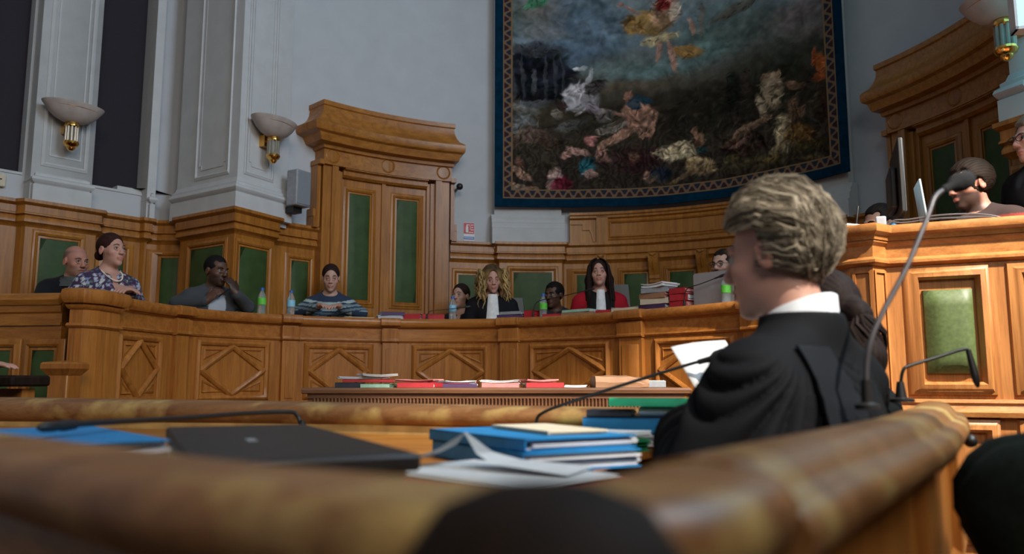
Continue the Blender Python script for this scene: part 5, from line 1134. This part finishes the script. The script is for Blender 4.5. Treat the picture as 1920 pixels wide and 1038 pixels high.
b.build('wrapping',M_kraft,t,smooth=30); MB().rings([[(x,-.104-.002,z) for x,z in ((.10,.002),(.165,.002),(.15,.03),(.10,.045))],[(x,-.108,z) for x,z in ((.10,.002),(.165,.002),(.15,.03),(.10,.045))]]).build('paper_flap',M_kraft,t)
t=thing('small_box','small grey white box right of the brown parcel on the clerk table','box',(.865,4.90,TZ),R(-3)); MB().box((0,0,.02),(.125,.10,.04)).build('case',M_grey,t,bevel=.003); MB().box((0,-.001,.041),(.11,.085,.002)).build('lid',M_white,t)
# ------------------------------------------------------------------ things on the lawyers' desk
def dfile(x,y,z,label,w_,d,h,cover,paper,rz=0,n=5,name='case_file',cat='file',seed=1,**k): return case_file(name,label,cat,(x,y,DKZ+z+.0015),R(rz),w_,d,h,cover,paper,n,seed,None,**k)
dfile(-.815,1.41,.004,'bright blue flat folder at the left end of the lawyers desk',.52,.27,.058,M_blue,M_paper,-50,6,'folder','folder',seed=71)
t=thing('portfolio','large black portfolio over cream papers on the lawyers desk','portfolio',(-.395,1.305,DKZ+.0015),R(-65))
sheets(.72,.25,.040,7,72,'papers',M_cream,t,j=.010); MB().box((0,.0,.054),(.76,.27,.022)).build('cover',M_blackleather,t,bevel=.006); MB().box((.06,-.03,.0655),(.05,.014,.0015)).build('badge',M_grey,t)
t=dfile(-.01,1.215,0,'red folder with white papers in front of the blue binders',.34,.24,.014,M_red,M_white,-38,3,'folder','folder',seed=73)
dfile(-.025,1.235,.0155,'loose white papers covering the red folder on the lawyers desk',.31,.20,.004,None,M_white,-44,3,'paper_bundle','papers',seed=84,curl=.3)
t=thing('folded_sheet','white sheet folded up like a tent on the red folder','sheet',(-.075,1.30,DKZ+.025),R(-24))
MB().rings([[(-.13,-.05,.0),(-.13,.05,.0)],[(-.075,-.055,.006),(-.075,.05,.010)],[(-.03,-.03,.026),(-.03,.03,.028)],[(.0,-.004,.050),(.0,.004,.050)],[(.035,-.03,.020),(.035,.03,.018)],[(.075,-.055,.008),(.075,.05,.006)],[(.20,-.07,-.001),(.20,.05,.0)]],caps=False).build('sheet',M_white,t,smooth=0,recalc=False).modifiers.new('thickness','SOLIDIFY').thickness=.0012
dfile(.035,1.60,0,'lower bright blue binder in the middle of the lawyers desk',.38,.25,.032,M_blued,M_paper,-61,5,'binder','binder',seed=74)
dfile(.030,1.62,.033,'upper blue binder with a ragged paper edge on the lawyers desk',.37,.25,.022,M_blued,M_paper,-58,5,'binder','binder',seed=75)
dfile(.07,1.64,.057,'cream folder lying on top of the two blue binders',.25,.13,.006,M_cream,M_cream,-64,2,'folder','folder',seed=76,spine=False)
dfile(.165,1.87,0,'dark green folder under white papers beside the black robe',.26,.16,.028,M_dgreen,M_dgreen,-52,5,'folder','folder',seed=77)
dfile(.135,2.115,0,'emerald folder corner beside the base of the curved microphone',.10,.07,.026,M_emer,M_emer,-20,3,'folder','folder',seed=83)
dfile(.175,1.87,.030,'white papers with a red tab on the dark green folder',.25,.15,.012,None,M_white,-42,4,'paper_bundle','papers',seed=78,curl=.3)
dfile(.325,2.02,0,'grey paper bundle at the bottom of the rear stack',.24,.14,.028,None,M_paper,-20,4,'paper_bundle','papers',seed=79)
dfile(.320,2.02,.030,'bright blue binder in the rear stack beside the robe',.26,.14,.036,M_blue,M_blue,-20,3,'binder','binder',seed=80)
dfile(.250,2.04,.068,'small navy book with pale label on the rear blue binder',.11,.11,.016,M_navy,M_paper,-14,3,'book','book',seed=81)
t=thing('rolled_papers','curled white papers on the rear blue binder','papers',(.385,1.99,DKZ+.071),R(-20))
MB().rings([[(x,.055*math.cos(a),.012+.012*math.sin(a)) for a in [2*math.pi*i/16 for i in range(16)]] for x in (-.065,.09)]).build('roll',M_white,t,smooth=60)
t=thing('folder','emerald green folder curling open on top of the rear stack','folder',(.365,2.005,DKZ+.097),R(-20))
MB().rings([[(x,-.08+.02*u,.002+.022*math.sin(u*3.0)*(1-.4*u)) for u in (0,.2,.4,.6,.8,1)]+[(x,.09,.004),(x,-.08,-.001)] for x in (-.11,-.06,0,.06,.13)]).build('cover',M_emer,t,smooth=40)
# ------------------------------------------------------------------ things on the right desk
DT=1.65
def dx(a,o,z=DT-.003): return RD.w(d0+a,z,o)
p=(1.925,3.90,DT-.003); t=thing('monitor','flat computer monitor seen edge on at the right desk','monitor',p,R(69))
MB().box((0,0,.275),(.46,.022,.36)).build('screen',M_black,t,bevel=.005); MB().box((0,.028,.24),(.24,.035,.20)).build('rear_housing',M_black,t,bevel=.01); MB().box((0,.02,.05),(.05,.02,.10)).build('stand',M_black,t); MB().box((0,0,.006),(.16,.09,.012)).build('foot',M_black,t)
MB().box((0,-.0115,.275),(.45,.001,.35)).build('panel_glass',plain('screen_edge',(.16,.22,.27),.2),t)
p=(1.985,3.80,DT-.003); t=thing('tablet','thin grey tablet propped upright right of the monitor','tablet',p,R(70)); MB().box((0,0,.13),(.20,.010,.26),M=Matrix.Rotation(R(-6),3,'X')).build('body',plain('tablet_grey',(.30,.36,.38),.3),t,bevel=.003); MB().box((0,.02,.006),(.06,.03,.012)).build('stand',M_black,t)
p=(1.665,3.80,DT-.003); t=thing('small_screen','small dark screen standing left of the grey phone on the right desk','screen',p,R(68)); MB().box((0,0,.065),(.17,.008,.13),M=Matrix.Rotation(R(8),3,'X')).build('panel',M_black,t,bevel=.003); MB().box((0,-.04,.004),(.17,.10,.008)).build('base',M_grey,t)
t=thing('paper_block','white paper block left of the small dark screen','papers',(1.585,3.70,DT-.003),R(20)); sheets(.10,.08,.03,4,90,'papers',M_white,t)
t=thing('desk_phone','grey phone standing upright on the corner of the right desk','phone',(1.715,3.655,DT-.003),R(-20)); MB().box((0,0,.032),(.045,.03,.064)).build('handset',M_grey,t,bevel=.006); MB().box((0,0,.004),(.06,.05,.008)).build('cradle',M_black,t)
t=thing('marker','small bright blue pot beside the grey phone','pot',(1.775,3.66,DT-.003)); MB().lathe([(.001,0),(.014,0),(.015,.03),(.010,.032),(.001,.032)],n=12).build('body',M_blue,t)
t=thing('paper_sheets','white papers lying flat under the cables on the right desk','papers',(2.0,3.635,DT-.003),R(-24)); sheets(.20,.16,.016,4,91,'papers',M_white,t,curl=.3)
for i,(h_,o) in enumerate(((.040,-.05),(.030,-.075))):
    P=[dx(a,o,DT+z) for a,z in ((.03,.004),(.07,.02+h_*.4),(.13,h_*.9),(.25,h_+.005),(.37,h_),(.45,.025),(.50,.006))]
    tag(MB().tube(catmull(P,6),.004,8).build('cable',micm,smooth=60),('front' if not i else 'rear')+' grey cable arching over the right desk edge','cable','cables on the right desk')
# ------------------------------------------------------------------ the grey haired lawyer in the foreground
from mathutils.bvhtree import BVHTree
LA=(((-.285,.03,.315),(-.07,.19,.40)),((.215,.08,.31),(.15,.22,.37)))
law,LT=person('grey blond haired lawyer in black robe and white collar seated with his back to us',(.538,1.60,1.203),43,skin='rosy',hstyle='custom',hcol=(.16,.12,.08),top='none',arms=LA,hands=(((.5,.8,.05),(0,-.1,1),.5),((.45,.40,.75),(.5,.3,.6),.6)),scale=1.0,hoff=(0,.02,.765),drop=.030,head=(4,-5,0),h=.0046,legs=True,topcol=(0,0,0),w=1.10,lipcol=(.40,.17,.14))
def lawyer_hair():
    c0=np.array((0,-.015,.035)); rad=np.array((.076,.097,.089)); rng=np.random.default_rng(11)
    v=Vol(LT[1]-.18,LT[1]+.2,.006); P=dict(T=LT)
    v.ell((0,-.020,.040),(.083,.103,.095),k=.01,**P); v.ell((0,.118,-.02),(.086,.092,.116),k=.012,op='s',**P)
    for s in (-1,1): v.ell((s*.070,.055,.03),(.03,.05,.035),k=.01,op='s',**P); v.ell((0,.115,-.085),(.16,.125,.075),k=.012,op='s',**P); v.ell((0,.0,-.175),(.2,.2,.085),k=.012,op='s',**P)
    for s in (-1,1): v.ell((s*.085,.006,-.018),(.024,.024,.034),k=.006,op='s',**P)
    V,F_=v.mesh(); hair=npmesh('hair',V,F_,np.tile(np.array((.060,.046,.028)),(len(V),1)),A_hair,law)
    def proj(p,lift):
        q=(p-c0)/rad; q/=np.linalg.norm(q,axis=-1,keepdims=True); return c0+q*(rad+lift[...,None])
    G=[]
    n=0
    while n<250:
        az=rng.normal(0,1.25)+(math.pi if rng.random()<.22 else 0); el=math.asin(rng.uniform(-.55,1)); q=np.array((math.cos(el)*math.sin(az),math.cos(el)*math.cos(az),math.sin(el))); p=c0+q*rad
        f=p[1]; 
        if p[2]<.088-.25*max(0,.06-abs(p[0])) and f>.03: continue
        if p[1]>.012 and p[2]<.035: continue
        if p[2]<-.012 and p[1]>-.03: continue
        G.append(p); n+=1
    for k in range(46): x=rng.uniform(-.062,.062); G.append(proj(np.array((x,.078-.35*x*x/.06,.075-.25*abs(x))),np.array(.002)))
    S=[];COL=[];RAD=[]
    for g in G:
        front=max(0,min(1,(g[1]-.02)/.05)); nape=max(0,min(1,(-.0-g[2])/.05)); side=abs(g[0])/.08
        L=(.150+.075*front-.075*nape)*rng.uniform(.85,1.15); ph=rng.uniform(0,6.3); wv=rng.uniform(.003,.010); fr=rng.uniform(8,12)
        tone=rng.beta(.9,1.1); ncl=34; lf=rng.uniform(.003,.013)
        m=9; path=[]; p=g.copy(); lateral=np.array((1.,0,0))
        for i in range(m):
            u=i/(m-1); q=(p-c0)/rad; q/=np.linalg.norm(q); nrm=q/rad; nrm/=np.linalg.norm(nrm)
            d=np.array((0,-1.0,-.05-(.15+.65*min(1,side)*(1 if g[2]<.07 else .5))*min(1,.3+u*1.3)*(1-.5*front*(1-u))-.7*nape))
            if q[1]<-.5: d=np.array((.25*math.sin(ph),-.25,-1.0))
            d=d-nrm*(d@nrm); d/=np.linalg.norm(d); t=np.cross(nrm,d)
            lift=lf+(.004+.018*front)*math.sin(math.pi*min(1,u*1.15+.06*front))**.8*(1-.35*nape)+ .010*nape*u*u*2
            path.append((p,nrm,t,lift,u)); p=p+d*L/(m-1); p=proj(p,np.array(0.))
        base=np.array([pp+nn*li+tt*wv*math.sin(fr*uu*2+ph)*min(1,uu*3)+nn*wv*.6*math.cos(fr*uu*2+ph)*min(1,uu*3) for (pp,nn,tt,li,uu) in path])
        T_=np.array([x[2] for x in path]); NN=np.array([x[1] for x in path]); U=np.linspace(0,1,m)
        for j in range(ncl):
            a,b_=rng.normal(0,.0062),rng.normal(0,.0040); k=(1-.45*U**1.6)[:,None]
            S.append(base+T_*a*k+NN*b_*k+np.cumsum(rng.normal(0,.0006,(m,3)),0)); tt=np.clip(tone+rng.normal(0,.24),0,1)
            COL.append(np.array((.072,.056,.038))*(1-tt)+np.array((.56,.485,.375))*tt); RAD.append(rng.uniform(.00055,.00105))
    S=np.array(S); n,m=S.shape[:2]; S=S@LT[0].T+LT[1]; RAD=np.array(RAD)[:,None]*np.array([1,1,1,1,1,.95,.85,.6,.25])[None]
    tg=np.gradient(S,axis=1); tg/=np.linalg.norm(tg,axis=2,keepdims=True)+1e-9; up=np.tile(np.array((.31,.2,.93)),(n,m,1)); x=np.cross(tg,up); x/=np.linalg.norm(x,axis=2,keepdims=True)+1e-9; y=np.cross(tg,x)
    K=4; ring=np.stack([S+(x*math.cos(2*math.pi*k/K)+y*math.sin(2*math.pi*k/K))*RAD[...,None] for k in range(K)],2)
    V=ring.reshape(-1,3); idx=np.arange(n*m*K).reshape(n,m,K); F_=[]
    for k in range(K): F_.append(np.stack([idx[:,:-1,k],idx[:,:-1,(k+1)%K],idx[:,1:,(k+1)%K],idx[:,1:,k]],-1).reshape(-1,4))
    npmesh('hair_strands',V,np.concatenate(F_),np.repeat(np.array(COL),m*K,axis=0),A_hair,hair)
lawyer_hair()
def lawyer_robe():
    v=Vol((-.50,-.36,-.06),(.50,.45,.72),.0062); torso_vol(v,.024,1.10,LA,.0,thick=.98,drop=.030)
    for s,a in zip((-1,1),LA):
        e,wr=np.array(a[0]),np.array(a[1]); sh=np.array((s*.182,-.005,.497))
        q_=1 if s<0 else .74; v.cap(sh,e,.070*q_,.085*q_,k=.04); v.cap(e,e+(wr-e)*.82,.085*q_,.080*q_,k=.03)
        if s>0: continue
        v.cap(sh+(0,-.03,-.05),e+(0,-.08,-.10),.06,.10,k=.06)
    v.cap((0,-.01,.40),(0,.0,.0),.13,.145,k=.06)
    v.cap((0,-.012,.54),(0,-.004,.66),.084,.074,k=.025); v.cut(2,.640)          # standing collar of the robe
    v.cap((0,-.01,.56),(0,.005,.72),.066,.068,k=.004,op='s')
    v.cap((0,.10,.62),(0,.20,.40),.055,.02,k=.01,op='s')
    V,F_=v.mesh()
    # gathered pleats that fan out below the shoulder yoke
    V0=V.copy(); nn=np.zeros_like(V); a,b_,c=V[F_[:,0]],V[F_[:,1]],V[F_[:,2]]; fn=np.cross(b_-a,c-a)
    for i in range(4): np.add.at(nn,F_[:,i],fn)
    nn/=np.linalg.norm(nn,axis=1)[:,None]+1e-9
    D=np.zeros(len(V))
    for s in (-1,1):
        ox,oz=s*.13,.60; th=np.arctan2(V[:,0]-ox,np.maximum(.02,oz-V[:,2])); rr=np.hypot(V[:,0]-ox,oz-V[:,2])
        w_=np.clip((rr-.07)/.10,0,1)*np.clip(s*V[:,0]/.10+.2,0,1); ph=th*44+1.3*np.sin(th*9+rr*6)+V[:,1]*10
        D+=w_*(.0100*(np.abs(np.sin(ph*.5))**.7*2-1.2)+.003*np.sin(ph*.37+2))
    D*=np.clip((.575-V[:,2])/.05,0,1)
    V=V+nn*D[:,None]; cc=np.tile(np.array((.0045,.005,.0065)),(len(V),1))
    o=npmesh('robe',V,F_,cc,A_robe,law)
    bvh=BVHTree.FromPolygons([tuple(p) for p in V],[tuple(int(i) for i in f) for f in F_])
    # flat stole hanging from the left shoulder over the back
    path=[(-.110,.572),(-.106,.55),(-.098,.51),(-.088,.46),(-.075,.40),(-.058,.32),(-.040,.24),(-.02,.15),(-.0,.06)]; rs=[]
    for i,(x,z) in enumerate(catmull(path,3)):
        w_=.048+.014*min(1,i/12); row=[]
        ys=[]
        for k in range(7):
            u=k/6*2-1; h=bvh.ray_cast(Vector((x+u*w_,-.8,z)),Vector((0,1,0)))[0]; ys.append(h.y if h else -.12)
        ys=np.array(ys); ys=np.convolve(np.pad(ys,2,'edge'),np.ones(5)/5,'valid')*.7+ys.min()*.3
        row=[(x+(k/6*2-1)*w_,ys[k]-.007,z) for k in range(7)]+[(x+(k/6*2-1)*w_,ys[k]-.001,z) for k in range(6,-1,-1)]
        rs.append(row)
    MB().rings(rs); b=MB(); b.col=(.009,.0105,.014); b.rings(rs); b.build('stole',A_robe,law,smooth=60)
    m=MB(); ring=[]
    for i in range(33):
        t=R(20)+R(320)*i/32; x,y=math.sin(t+math.pi*0),math.cos(t); back=(1-y)/2
        ring.append([( (r_)*x, -.012+.004+r_*1.08*y, .596+.034*back+dz) for r_,dz in ((.070,-.02),(.0665,.034+.012*back),(.063,.036+.012*back),(.063,-.02))])
    m.rings(ring); m.build('white_collar',plain('white_shirt',(.70,.74,.80),.8),law,smooth=60)
lawyer_robe()
t=thing('paper_sheet','sunlit white sheet held up in front of the lawyer','sheet',(.468,1.985,.99),R(0))
b=MB(); rs=[]
A_=np.array((-.075,0,.045)); B_=np.array((.065,.02,.062)); D_=np.array((.01,-.16,-.165))
for i in range(9):
    u=i/8; row=[]
    for j in range(7):
        q=j/6; p=A_+(B_-A_)*u+(D_-(A_))*q*.95+np.array((0,.012*math.sin(u*3.1)*(1-q*.4),.004*math.sin(u*3))); row.append(tuple(p))
    rs.append(row)
n=7
for i in range(8):
    pass
vs=[p for r_ in rs for p in r_]; b.add(vs,[(i*7+j,i*7+j+1,(i+1)*7+j+1,(i+1)*7+j) for i in range(8) for j in range(6)])
o=b.build('sheet',M_white,t,smooth=60,recalc=False); o.modifiers.new('thickness','SOLIDIFY').thickness=.0015
